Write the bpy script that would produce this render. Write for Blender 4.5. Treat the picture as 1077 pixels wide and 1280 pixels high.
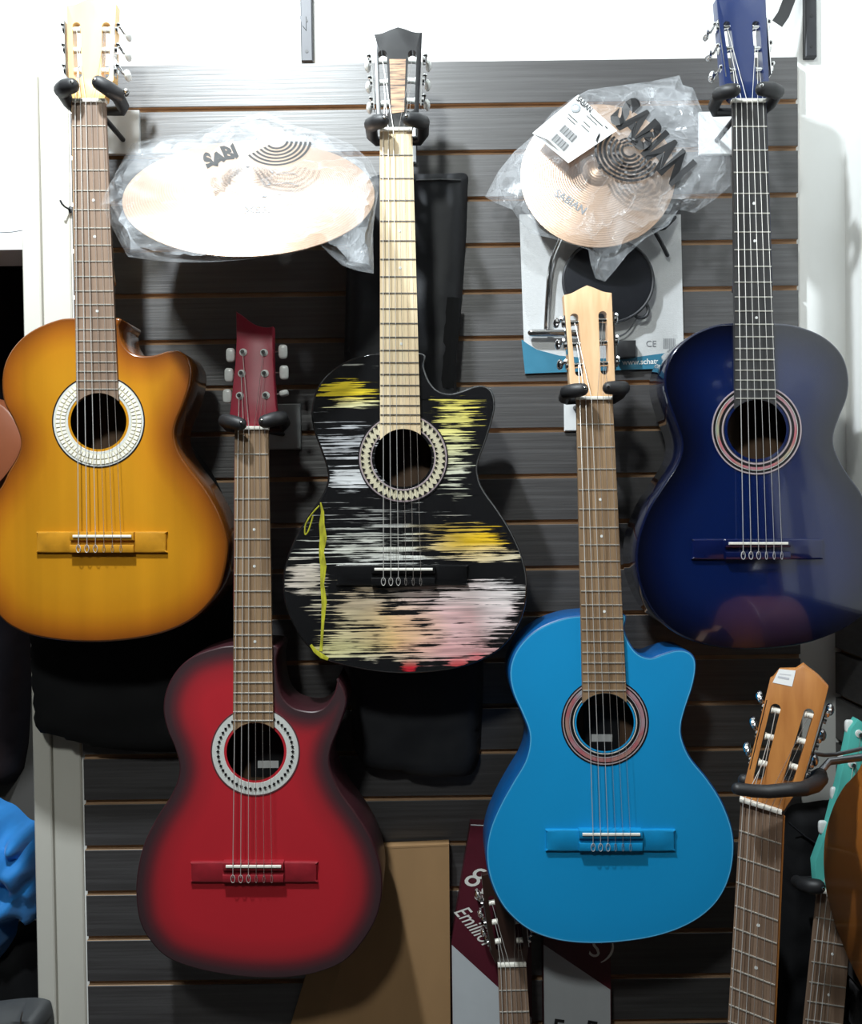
import bpy, bmesh, math, random
import numpy as np
from mathutils import Vector, Matrix, noise
from mathutils.geometry import delaunay_2d_cdt

# ------------------------------------------------------------------ camera, light, exposure
scene = bpy.context.scene
for o in list(bpy.data.objects): bpy.data.objects.remove(o)
COL = scene.collection
F, CX, CY = 1080.0, 538.5, 640.0
CAM = Vector((0, 0, 1.5))
PITCH, ROLL = -1.0, -0.75
RM = Matrix.Rotation(math.radians(90 + PITCH), 3, 'X') @ Matrix.Rotation(math.radians(ROLL), 3, 'Z')
cd = bpy.data.cameras.new('camera'); cam = bpy.data.objects.new('camera', cd); COL.objects.link(cam)
cam.matrix_world = Matrix.Translation(CAM) @ RM.to_4x4()
cd.sensor_fit = 'HORIZONTAL'; cd.sensor_width = 36.0; cd.lens = 36.0 * F / 1077.0; cd.clip_start = 0.02
scene.camera = cam

world = bpy.data.worlds.new('world'); scene.world = world; world.use_nodes = True
bg = world.node_tree.nodes['Background']; bg.inputs[0].default_value = (0.8, 0.9, 1.0, 1); bg.inputs[1].default_value = 0.03

def area_light(name, loc, target, size, power, color, shape='DISK', size_y=None, spread=180):
    l = bpy.data.lights.new(name, 'AREA'); l.shape = shape; l.size = size
    if size_y: l.size_y = size_y
    l.energy = power; l.color = color; l.spread = math.radians(spread)
    o = bpy.data.objects.new(name, l); COL.objects.link(o); o.location = loc
    d = Vector(target) - Vector(loc); o.rotation_euler = d.to_track_quat('-Z', 'Y').to_euler()
    return o
LAMP = Vector((-0.47, 0.50, 2.98))
area_light('ceiling_spot_offscreen', LAMP, (-0.42, 1.43, 1.85), 0.09, 44.0, (0.88, 0.96, 1.0))
LAMP2 = Vector((-0.45, -0.50, 2.72))
area_light('shop_lamp_offscreen', LAMP2, (0.1, 1.43, 1.6), 0.20, 18.0, (0.95, 1.0, 0.96))
vs = scene.view_settings
vs.view_transform = 'Standard'; vs.look = 'None'; vs.exposure = 0.10; vs.gamma = 1.0; vs.use_curve_mapping = False

# ------------------------------------------------------------------ helpers
rng = random.Random(7)
def at(px, py, Y):
    d = RM @ Vector(((px - CX) / F, (CY - py) / F, -1.0))
    return CAM + d * (Y / d.y)
def ppm(Y): return F / Y

def inside(pts, poly):
    pts = np.asarray(pts, float); poly = np.asarray(poly, float)
    x, y = pts[:, 0], pts[:, 1]; c = np.zeros(len(pts), bool)
    a = poly; b = np.roll(poly, -1, 0)
    for (x1, y1), (x2, y2) in zip(a, b):
        if y1 == y2: continue
        m = ((y1 > y) != (y2 > y)) & (x < (x2 - x1) * (y - y1) / (y2 - y1) + x1)
        c ^= m
    return c
def dist(pts, poly):
    pts = np.asarray(pts, float); a = np.asarray(poly, float); b = np.roll(a, -1, 0)
    out = np.full(len(pts), 1e9)
    for p, q in zip(a, b):
        d = q - p; L = (d @ d) or 1e-12
        t = np.clip(((pts - p) @ d) / L, 0, 1)
        out = np.minimum(out, np.hypot(*(pts - (p + t[:, None] * d)).T))
    return out
def spline(pts, n=6, closed=True):
    P = [Vector((p[0], p[1])) for p in pts]; N = len(P); out = []
    for i in range(N if closed else N - 1):
        if closed: a, b, c, d = P[i - 1], P[i], P[(i + 1) % N], P[(i + 2) % N]
        else: a, b, c, d = P[max(i - 1, 0)], P[i], P[i + 1], P[min(i + 2, N - 1)]
        for k in range(n):
            t = k / n
            v = 0.5 * ((2 * b) + (c - a) * t + (2 * a - 5 * b + 4 * c - d) * t * t + (-a + 3 * b - 3 * c + d) * t ** 3)
            out.append((v.x, v.y))
    if not closed: out.append(tuple(P[-1]))
    return out
def area2(poly):
    a = np.asarray(poly); b = np.roll(a, -1, 0); return float(np.sum(a[:, 0] * b[:, 1] - b[:, 0] * a[:, 1])) / 2
def inset(poly, d):
    P = np.asarray(poly, float); t = np.roll(P, -1, 0) - np.roll(P, 1, 0)
    t /= np.maximum(np.hypot(t[:, 0], t[:, 1]), 1e-9)[:, None]
    n = np.stack([-t[:, 1], t[:, 0]], 1) * (1 if area2(poly) > 0 else -1)
    return [tuple(v) for v in P + n * d]
def fill(outer, holes=(), step=None, jitter=0.0):
    pts = [tuple(p) for p in outer]; edges = [(i, (i + 1) % len(outer)) for i in range(len(outer))]
    for h in holes:
        b = len(pts); pts += [tuple(p) for p in h]; edges += [(b + i, b + (i + 1) % len(h)) for i in range(len(h))]
    if step:
        O = np.asarray(outer); x0, y0 = O.min(0); x1, y1 = O.max(0)
        gx, gy = np.meshgrid(np.arange(x0, x1, step), np.arange(y0, y1, step))
        gx = gx + (np.arange(gx.shape[0]) % 2)[:, None] * step * 0.5
        g = np.stack([gx.ravel(), gy.ravel()], 1)
        if jitter:
            r = np.random.RandomState(3); g = g + r.uniform(-jitter, jitter, g.shape) * step
        m = inside(g, outer) & (dist(g, outer) > step * 0.45)
        for h in holes: m &= ~inside(g, h) & (dist(g, h) > step * 0.45)
        pts += [tuple(p) for p in g[m]]
    v, _, f, *_ = delaunay_2d_cdt([Vector(p) for p in pts], edges, [], 0, 1e-7)
    v = np.array([(a.x, a.y) for a in v]); f = [t for t in f if len(t) == 3]
    c = np.array([(v[t[0]] + v[t[1]] + v[t[2]]) / 3 for t in f])
    m = inside(c, outer)
    for h in holes: m &= ~inside(c, h)
    return v, [list(t) for t, k in zip(f, m) if k]
def circle(c, r, n=40, r2=None, a0=0):
    r2 = r if r2 is None else r2
    return [(c[0] + r * math.cos(a0 + 2 * math.pi * i / n), c[1] + r2 * math.sin(a0 + 2 * math.pi * i / n)) for i in range(n)]
def lerp(a, b, t): return tuple(a[i] + (b[i] - a[i]) * t for i in range(len(a)))

class MB:
    def __init__(s): s.v = []; s.f = []; s.m = []
    def add(s, v, f, m=0):
        b = len(s.v); s.v += [Vector(p) for p in v]
        for t in f: s.f.append([b + i for i in t]); s.m.append(m)
        return s
    def hexa(s, p, m=0):   # 8 points: 4 front then 4 back, same order
        return s.add(p, [(0, 1, 2, 3), (7, 6, 5, 4), (0, 4, 5, 1), (1, 5, 6, 2), (2, 6, 7, 3), (3, 7, 4, 0)], m)
    def box(s, c, d, m=0, bev=0.0):
        x, y, z = c; a, b, e = d[0] / 2, d[1] / 2, d[2] / 2
        if bev <= 0:
            return s.hexa([(x - a, y - b, z - e), (x + a, y - b, z - e), (x + a, y - b, z + e), (x - a, y - b, z + e),
                           (x - a, y + b, z - e), (x + a, y + b, z - e), (x + a, y + b, z + e), (x - a, y + b, z + e)], m)
        v = []; 
        for (yy, k) in ((y - b, bev), (y - b + bev, 0), (y + b, 0)):
            v += [(x - a + k, yy, z - e + k), (x + a - k, yy, z - e + k), (x + a - k, yy, z + e - k), (x - a + k, yy, z + e - k)]
        f = [(0, 1, 2, 3), (11, 10, 9, 8)]
        for L in (0, 4):
            for i in range(4): f.append((L + i, L + 4 + i, L + 4 + (i + 1) % 4, L + (i + 1) % 4))
        return s.add(v, f, m)
    def loops(s, L, m=0, closed=True, cap0=False, cap1=False):
        n = len(L[0]); v = [p for l in L for p in l]; f = []
        for k in range(len(L) - 1):
            for i in range(n if closed else n - 1):
                j = (i + 1) % n; f.append((k * n + i, k * n + j, (k + 1) * n + j, (k + 1) * n + i))
        if cap0: f.append(tuple(range(n))[::-1])
        if cap1: f.append(tuple((len(L) - 1) * n + i for i in range(n)))
        return s.add(v, f, m)
    def tube(s, pts, r, n=8, m=0, cap=True, flat=1.0):
        P = [Vector(p) for p in pts]; R = r if isinstance(r, (list, tuple)) else [r] * len(P)
        up = None; L = []
        for i, p in enumerate(P):
            t = (P[min(i + 1, len(P) - 1)] - P[max(i - 1, 0)]).normalized()
            if up is None: up = Vector((0, 0, 1)) if abs(t.z) < 0.9 else Vector((1, 0, 0))
            a = (up - t * up.dot(t)).normalized(); b = t.cross(a); up = a
            L.append([p + (a * math.cos(2 * math.pi * k / n) + b * math.sin(2 * math.pi * k / n) * flat) * R[i] for k in range(n)])
        return s.loops(L, m, True, cap, cap)
    def capsule(s, pts, r, n=10, m=0, k=3):
        P = [Vector(p) for p in pts]; t0 = (P[0] - P[1]).normalized(); t1 = (P[-1] - P[-2]).normalized()
        R = r if isinstance(r, (list, tuple)) else [r] * len(P); q = []; w = []
        for i in range(k, 0, -1):
            a = i / k * math.pi / 2 * 0.97; q.append(P[0] + t0 * R[0] * math.sin(a)); w.append(R[0] * math.cos(a))
        q += P; w += list(R)
        for i in range(1, k + 1):
            a = i / k * math.pi / 2 * 0.97; q.append(P[-1] + t1 * R[-1] * math.sin(a)); w.append(R[-1] * math.cos(a))
        return s.tube(q, w, n, m)
    def ellipsoid(s, c, r, n=10, k=6, m=0, M=None, e=1.0):
        L = []; pw = lambda x: math.copysign(abs(x) ** e, x)
        for i in range(k + 1):
            a = -math.pi / 2 * 0.98 + math.pi * 0.98 * i / k
            L.append([Vector((pw(math.cos(a)) * pw(math.cos(2 * math.pi * j / n)) * r[0], pw(math.cos(a)) * pw(math.sin(2 * math.pi * j / n)) * r[1], pw(math.sin(a)) * r[2])) for j in range(n)])
        L = [[(M @ p if M else p) + Vector(c) for p in l] for l in L]
        return s.loops(L, m, True, True, True)
    def build(s, name, mats, parent=None, org=(0, 0, 0), smooth=35, attrs=None, weld=True):
        o3 = Vector(org); me = bpy.data.meshes.new(name)
        me.from_pydata([p - o3 for p in s.v], [], s.f)
        if not isinstance(mats, (list, tuple)): mats = [mats]
        for mm in mats: me.materials.append(mm)
        me.polygons.foreach_set('material_index', s.m)
        if attrs:
            for k, val in attrs.items():
                if len(val) and not np.isscalar(val[0]):
                    a = me.attributes.new(k, 'FLOAT_COLOR', 'POINT'); a.data.foreach_set('color', np.asarray(val, float).ravel())
                else:
                    a = me.attributes.new(k, 'FLOAT', 'POINT'); a.data.foreach_set('value', val)
        bm = bmesh.new(); bm.from_mesh(me)
        if weld: bmesh.ops.remove_doubles(bm, verts=bm.verts, dist=1e-6)
        if not attrs: bmesh.ops.recalc_face_normals(bm, faces=bm.faces)
        bm.to_mesh(me); bm.free()
        if smooth:
            me.shade_smooth(); me.set_sharp_from_angle(angle=math.radians(smooth))
        o = bpy.data.objects.new(name, me); COL.objects.link(o)
        if parent: o.parent = parent
        else: o.location = o3
        return o

def tag(o, label=None, cat=None, group=None, kind=None):
    if label: o['label'] = label
    if cat: o['category'] = cat
    if group: o['group'] = group
    if kind: o['kind'] = kind
    return o
def thing(name, label, cat, loc, group=None):
    o = bpy.data.objects.new(name, None); o.empty_display_size = 0.05; COL.objects.link(o); o.location = loc
    return tag(o, label, cat, group)
def plate(mb, outer, Yf, depth, holes=(), bev=0.0, step=None, m=0, ms=None):
    """extruded outline: pixel outline on the depth function Yf, depth in metres, bevel in pixels"""
    ms = m if ms is None else ms
    bm_ = bev / ppm(Yf(*outer[0]))
    W = lambda poly, dy: [at(p[0], p[1], Yf(*p)) + Vector((0, dy, 0)) for p in poly]
    f0 = inset(outer, bev) if bev else outer
    v, t = fill(f0, holes, step); mb.add(W(v, 0), t, m)
    v, t = fill(outer, holes); base = W(v, depth); mb.add(base, [q[::-1] for q in t], ms)
    L = [W(f0, 0)]
    if bev: L += [W(inset(outer, bev * 0.3), bm_ * 0.3), W(outer, bm_)]
    L.append(W(outer, depth)); mb.loops(L, ms)
    for h in holes: mb.loops([W(h, depth), W(h, 0)], ms)
    return mb

# ------------------------------------------------------------------ materials
MATS = {}
def mat(name, col, rough=0.5, metal=0.0, spec=0.5, coat=0.0, var=0.0, scale=(30, 30, 30), col2=None, bump=0.0, bscale=None, alpha=1.0, coatr=0.05, sheen=0.0):
    m = bpy.data.materials.new(name); m.use_nodes = True; nt = m.node_tree; b = nt.nodes['Principled BSDF']
    b.inputs['Base Color'].default_value = (*col, 1); b.inputs['Roughness'].default_value = rough
    b.inputs['Metallic'].default_value = metal; b.inputs['Specular IOR Level'].default_value = spec
    b.inputs['Coat Weight'].default_value = coat; b.inputs['Coat Roughness'].default_value = coatr
    b.inputs['Sheen Weight'].default_value = sheen; b.inputs['Alpha'].default_value = alpha
    tc = nt.nodes.new('ShaderNodeTexCoord'); mp = nt.nodes.new('ShaderNodeMapping'); nt.links.new(tc.outputs['Object'], mp.inputs[0])
    mp.inputs['Scale'].default_value = scale
    nz = nt.nodes.new('ShaderNodeTexNoise'); nz.inputs['Scale'].default_value = 1.0; nz.inputs['Detail'].default_value = 4
    nt.links.new(mp.outputs[0], nz.inputs[0])
    c2 = col2 or tuple(max(0, c * (1 - var)) for c in col)
    rp = nt.nodes.new('ShaderNodeValToRGB'); rp.color_ramp.elements[0].position = 0.32; rp.color_ramp.elements[1].position = 0.68
    rp.color_ramp.elements[0].color = (*c2, 1); rp.color_ramp.elements[1].color = (*col, 1)
    nt.links.new(nz.outputs['Fac'], rp.inputs[0]); nt.links.new(rp.outputs[0], b.inputs['Base Color'])
    if bump:
        bn = nt.nodes.new('ShaderNodeTexNoise'); bn.inputs['Scale'].default_value = 1.0; bn.inputs['Detail'].default_value = 3
        m2 = nt.nodes.new('ShaderNodeMapping'); m2.inputs['Scale'].default_value = bscale or scale
        nt.links.new(tc.outputs['Object'], m2.inputs[0]); nt.links.new(m2.outputs[0], bn.inputs[0])
        bp = nt.nodes.new('ShaderNodeBump'); bp.inputs['Strength'].default_value = bump; bp.inputs['Distance'].default_value = 0.004
        nt.links.new(bn.outputs['Fac'], bp.inputs['Height']); nt.links.new(bp.outputs[0], b.inputs['Normal'])
    MATS[name] = m; return m
def burst(name, stops, rough, coat=0.0, grain=0.0, spec=0.5, stripes=None):
    """painted sunburst: colour follows the distance from the body's rim (metres)"""
    m = mat(name, stops[-1][1], rough, coat=coat, spec=spec); nt = m.node_tree; b = nt.nodes['Principled BSDF']
    a = nt.nodes.new('ShaderNodeAttribute'); a.attribute_name = 'rim'
    rp = nt.nodes.new('ShaderNodeValToRGB'); mx = stops[-1][0] or 1
    mr = nt.nodes.new('ShaderNodeMath'); mr.operation = 'DIVIDE'; mr.inputs[1].default_value = mx
    nt.links.new(a.outputs['Fac'], mr.inputs[0]); nt.links.new(mr.outputs[0], rp.inputs[0])
    els = rp.color_ramp.elements
    while len(els) < len(stops): els.new(0.5)
    for e, (d, c) in zip(els, stops): e.position = d / mx; e.color = (*c, 1)
    src = rp.outputs[0]
    if grain:
        tc = nt.nodes.new('ShaderNodeTexCoord'); mp = nt.nodes.new('ShaderNodeMapping'); mp.inputs['Scale'].default_value = stripes or (60, 60, 2.0)
        nt.links.new(tc.outputs['Object'], mp.inputs[0]); nz = nt.nodes.new('ShaderNodeTexNoise'); nz.inputs['Scale'].default_value = 1; nz.inputs['Detail'].default_value = 5
        nt.links.new(mp.outputs[0], nz.inputs[0])
        r2 = nt.nodes.new('ShaderNodeValToRGB'); r2.color_ramp.elements[0].position = 0.3; r2.color_ramp.elements[1].position = 0.7
        r2.color_ramp.elements[0].color = (1 - grain, 1 - grain, 1 - grain, 1); r2.color_ramp.elements[1].color = (1, 1, 1, 1)
        nt.links.new(nz.outputs['Fac'], r2.inputs[0])
        mm = nt.nodes.new('ShaderNodeMixRGB'); mm.blend_type = 'MULTIPLY'; mm.inputs[0].default_value = 1
        nt.links.new(src, mm.inputs[1]); nt.links.new(r2.outputs[0], mm.inputs[2]); src = mm.outputs[0]
    nt.links.new(src, b.inputs['Base Color']); return m

white_wall = mat('white_wall_paint', (0.80, 0.81, 0.80), 0.6, var=0.03, scale=(3, 3, 3))
cream_trim = mat('cream_trim_paint', (0.62, 0.60, 0.54), 0.55, var=0.05, scale=(8, 8, 3))
room_grey = mat('room_grey_paint', (0.11, 0.105, 0.10), 0.7, var=0.1, scale=(1, 1, 1))
floor_mat = mat('floor_tile', (0.10, 0.09, 0.085), 0.4, var=0.2, scale=(4, 4, 4))
slat_mat = mat('dark_slat_laminate', (0.064, 0.061, 0.063), 0.45, spec=1.0, col2=(0.035, 0.032, 0.033), scale=(5, 40, 170), bump=0.12, bscale=(6, 60, 260))
groove_mat = mat('raw_fibreboard', (0.42, 0.27, 0.16), 0.8, var=0.25, scale=(20, 20, 40))
black_rubber = mat('black_rubber', (0.018, 0.018, 0.020), 0.5, var=0.2)
black_metal = mat('black_metal', (0.035, 0.036, 0.042), 0.45, metal=0.3, var=0.2)
steel = mat('steel_rod', (0.30, 0.31, 0.33), 0.35, metal=0.9, var=0.1)
chrome = mat('chrome', (0.78, 0.78, 0.78), 0.14, metal=1.0, var=0.1)
fret_metal = mat('fret_metal', (0.82, 0.79, 0.72), 0.3, metal=0.75, var=0.05)
plate_white = mat('white_painted_plate', (0.72, 0.73, 0.74), 0.4, var=0.05)
plate_grey = mat('grey_painted_plate', (0.34, 0.36, 0.37), 0.45, var=0.05)
bone = mat('bone_white', (0.85, 0.82, 0.74), 0.4, var=0.08, scale=(200, 200, 200))
pearl = mat('pearl_plastic', (0.82, 0.84, 0.82), 0.22, var=0.12, scale=(150, 150, 150))
wound = mat('wound_string', (0.75, 0.73, 0.70), 0.35, metal=0.5, var=0.05)
nylon = mat('nylon_string', (0.30, 0.27, 0.25), 0.25, var=0.1, alpha=0.55)
rosewood = mat('rosewood_board', (0.27, 0.18, 0.125), 0.5, col2=(0.15, 0.095, 0.064), scale=(110, 60, 4))
rosewood2 = mat('walnut_board', (0.34, 0.22, 0.125), 0.5, col2=(0.18, 0.11, 0.06), scale=(120, 60, 5))
maple = mat('maple_board', (0.86, 0.70, 0.46), 0.45, col2=(0.70, 0.52, 0.31), scale=(130, 60, 4))
ebony = mat('ebony_board', (0.045, 0.044, 0.046), 0.42, col2=(0.02, 0.019, 0.02), scale=(110, 60, 4))
black_gloss = mat('black_gloss', (0.010, 0.010, 0.011), 0.12, coat=1.0, var=0.2)
inner_wood = mat('inner_wood', (0.16, 0.09, 0.05), 0.7, col2=(0.08, 0.045, 0.025), scale=(60, 60, 4))
paper = mat('paper', (0.85, 0.86, 0.86), 0.6, var=0.03)
ink = mat('black_ink', (0.012, 0.012, 0.014), 0.5, var=0.1)
grey_ink = mat('grey_ink', (0.25, 0.26, 0.28), 0.5, var=0.1)
bag_cloth = mat('black_bag_nylon', (0.006, 0.006, 0.007), 0.8, spec=.25, var=0.3, scale=(12, 12, 12), bump=0.25, bscale=(14, 14, 7))
bag_cloth2 = mat('dark_bag_nylon', (0.016, 0.017, 0.021), 0.6, spec=.4, var=0.3, scale=(9, 9, 9), bump=0.2, bscale=(10, 10, 6))

# ------------------------------------------------------------------ the room
YB = 1.430                    # front face of the slat board
YW = 1.450                    # white wall behind it
XR = at(1056, 300, YW).x      # corner with the short side wall
def struct(name, mb, m, **k): return tag(mb.build(name, m, **k), kind='structure')
b = MB(); b.box((0.2, -0.45, -0.02), (5.2, 5.3, 0.04)); struct('floor', b, floor_mat)
b = MB(); b.box((0.2, -0.45, 3.17), (5.2, 5.3, 0.04)); struct('ceiling', b, white_wall)
b = MB(); b.box((0.2, -2.95, 1.58), (5.2, 0.06, 3.2)); struct('wall_behind', b, room_grey)
b = MB(); b.box((-2.35, -0.45, 1.58), (0.06, 5.0, 3.2)); struct('wall_far_left', b, room_grey)
b = MB(); b.box((2.75, -0.8, 1.58), (0.06, 4.3, 3.2)); struct('wall_far_right', b, room_grey)
xo = at(36, 360, YW).x; zo = at(20, 312, YW).z
b = MB(); b.box(((xo + XR + 0.2) / 2, YW + 0.05, 1.58), (XR + 0.2 - xo, 0.10, 3.2)); struct('wall_back', b, white_wall)
b = MB(); b.box((-1.425, YW + 0.05, (zo + 3.17) / 2), (1.85 + 2 * (xo + 0.5), 0.10, 3.17 - zo))
b.v = [Vector((min(p.x, xo), p.y, p.z)) for p in b.v]; struct('wall_lintel', b, white_wall)
zp = at(40, 97, YW).z
b = MB(); b.box((-1.35, 1.98, 1.58), (2.4, 0.04, 3.2)); struct('wall_alcove', b, room_grey)
b = MB(); b.box(((XR + 0.14 + XR) / 2, (0.76 + YW) / 2, 1.58), (0.14, YW - 0.76, 3.2)); struct('wall_right', b, white_wall)
b = MB(); b.box((1.75, 1.38, 1.58), (1.95, 0.06, 3.2)); struct('wall_recess', b, room_grey)
# cream corner trim left of the board
b = MB()
Lx = lambda y, x: at(x, y, YW).x
for (xa, xb, dy) in ((46, 68, 0.012), (68.6, 103.6, 0.006)):
    xs = [at(xa, 1000, YW).x, at(xb, 1000, YW).x]
    b.box(((xs[0] + xs[1]) / 2, YW - dy / 2, zp / 2), (xs[1] - xs[0], dy, zp), bev=0.002)
struct('trim_1', b, cream_trim)
# fine crack in the plaster over the opening
b = MB()
b.tube([at(-5, 291, YW), at(15, 290, YW), at(30, 287.5, YW), at(47, 288.5, YW)], 0.0009, 4)
tag(b.build('trim_2', grey_ink), kind='structure')

# ------------------------------------------------------------------ slat board
PITCHM = 0.0762
bx0, bx1 = at(104, 960, YB).x, at(997.5, 250, YB).x
ztop = at(580, 76.5, YB).z
board = thing('slat_board', 'dark wood-grain slat board with tan grooves behind the hanging guitars', 'slat board', (0, YB, 0))
NS = 28
GAP = 0.0078
sm = MB(); sm.box((0, 0, 0), (bx1 - bx0, 0.019, PITCHM - GAP), bev=0.0006); sm.m[6:10] = [1] * 4
g = MB(); g.box((0, 0, 0), (bx1 - bx0, 0.008, GAP + 0.004))
s0 = g0 = None
for i in range(NS):
    zc = ztop - (PITCHM - GAP) / 2 - i * PITCHM
    if s0 is None:
        s0 = sm.build('slat', [slat_mat, groove_mat], board, (0, 0, 0)); so = s0
    else:
        so = s0.copy(); COL.objects.link(so); so.parent = board
    so.location = ((bx0 + bx1) / 2 + rng.uniform(-.0006, .0006), 0.0095 + rng.uniform(0, .0006), zc)
    if g0 is None:
        g0 = g.build('groove_strip', groove_mat, board, (0, 0, 0)); go = g0
    else:
        go = g0.copy(); COL.objects.link(go); go.parent = board
    go.location = ((bx0 + bx1) / 2, 0.0118, zc - PITCHM / 2)
    if i == NS - 1: bpy.data.objects.remove(go)
# screw dome on the top slat
b = MB(); p = at(157, 115, YB); b.ellipsoid((p.x, p.y - 0.001, p.z), (0.006, 0.004, 0.006), m=0); b.build('screw_cap', chrome, board, (0, YB, 0))
# the short side wall carries a second slat board, lower down
sb = thing('slat_board', 'dark slat board on the short side wall below the blue guitar', 'slat board', (XR - 0.0105, (0.76 + YW) / 2, 0))
sm2 = MB(); sm2.box((0, 0, 0), (0.019, YW - 0.76, PITCHM - GAP)); g2 = MB(); g2.box((0, 0, 0), (0.008, YW - 0.76, GAP + 0.004))
s2 = g2o = None
for i in range(16):
    zc = 1.31 - PITCHM / 2 - i * PITCHM
    if s2 is None: s2 = sm2.build('slat', slat_mat, sb); so = s2
    else: so = s2.copy(); COL.objects.link(so); so.parent = sb
    so.location = (0, 0, zc)
    if g2o is None: g2o = g2.build('groove_strip', groove_mat, sb); go = g2o
    else: go = g2o.copy(); COL.objects.link(go); go.parent = sb
    go.location = (0.005, 0, zc - PITCHM / 2)

# black shelf rails on the wall above the board
for (x0, x1, y1, lab) in ((377.5, 392, 81, 'black metal shelf rail on the white wall near the black guitar head'), (1003, 1017, 75, 'black metal shelf rail on the white wall near the room corner')):
    A, B = at(x0, y1, YW), at(x1, y1, YW); xc = (A.x + B.x) / 2
    r = thing('shelf_rail', lab, 'rail', (xc, YW, A.z))
    m_ = MB(); m_.box((xc, YW - 0.006, (A.z + 2.8) / 2), (B.x - A.x, 0.012, 2.8 - A.z), bev=0.0015); m_.build('channel', black_metal, r, (xc, YW, A.z))
    for k in range(9):
        zc = A.z + 0.016 + k * 0.05
        m_ = MB(); m_.tube([(xc, YW - 0.0118, zc), (xc, YW - 0.0126, zc)], 0.0028, 10); m_.build('screw_hole', ink, r, (xc, YW, A.z))
    if x0 < 500:
        m_ = MB(); q = at(376, 22, YW - 0.014); m_.hexa([q + Vector(d) for d in ((-.003, 0, .003), (.008, 0, .003), (.008, 0, -.02), (.002, 0, -.012), (-.003, .012, .003), (.008, .012, .003), (.008, .012, -.02), (.002, .012, -.012))])
        m_.build('bracket_hook', black_metal, r, (xc, YW, A.z))
# loose strap end
ys = YW - 0.03
pl = [(1006, -60), (998, -40), (991, -20), (986, 0), (979, 18), (971.5, 29)]
A = MB(); L = []
for i, p in enumerate(pl):
    w = 7.5; q = pl[min(i + 1, len(pl) - 1)]; o_ = pl[max(i - 1, 0)]
    d = Vector((q[0] - o_[0], q[1] - o_[1])).normalized(); n_ = Vector((-d.y, d.x)) * w
    a_ = at(p[0] + n_.x, p[1] + n_.y, ys - 0.004 * i); c_ = at(p[0] - n_.x, p[1] - n_.y, ys - 0.004 * i)
    L.append([a_, c_, c_ + Vector((0, .0018, 0)), a_ + Vector((0, .0018, 0))])
A.loops(L, 0, True, True, True)
st = thing('webbing_strap', 'black webbing strap end dangling over the white wall beside the shelf rail', 'strap', at(1006, -60, ys))
A.build('webbing', black_rubber, st, st.location)
m_ = MB(); q = at(1006, -62, ys); m_.tube([q + Vector((0, 0.03, 0.004)), q + Vector((0, -0.012, 0.004)), q + Vector((0, -0.014, 0.012))], 0.003, 8); m_.build('nail', steel, st, st.location)

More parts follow.
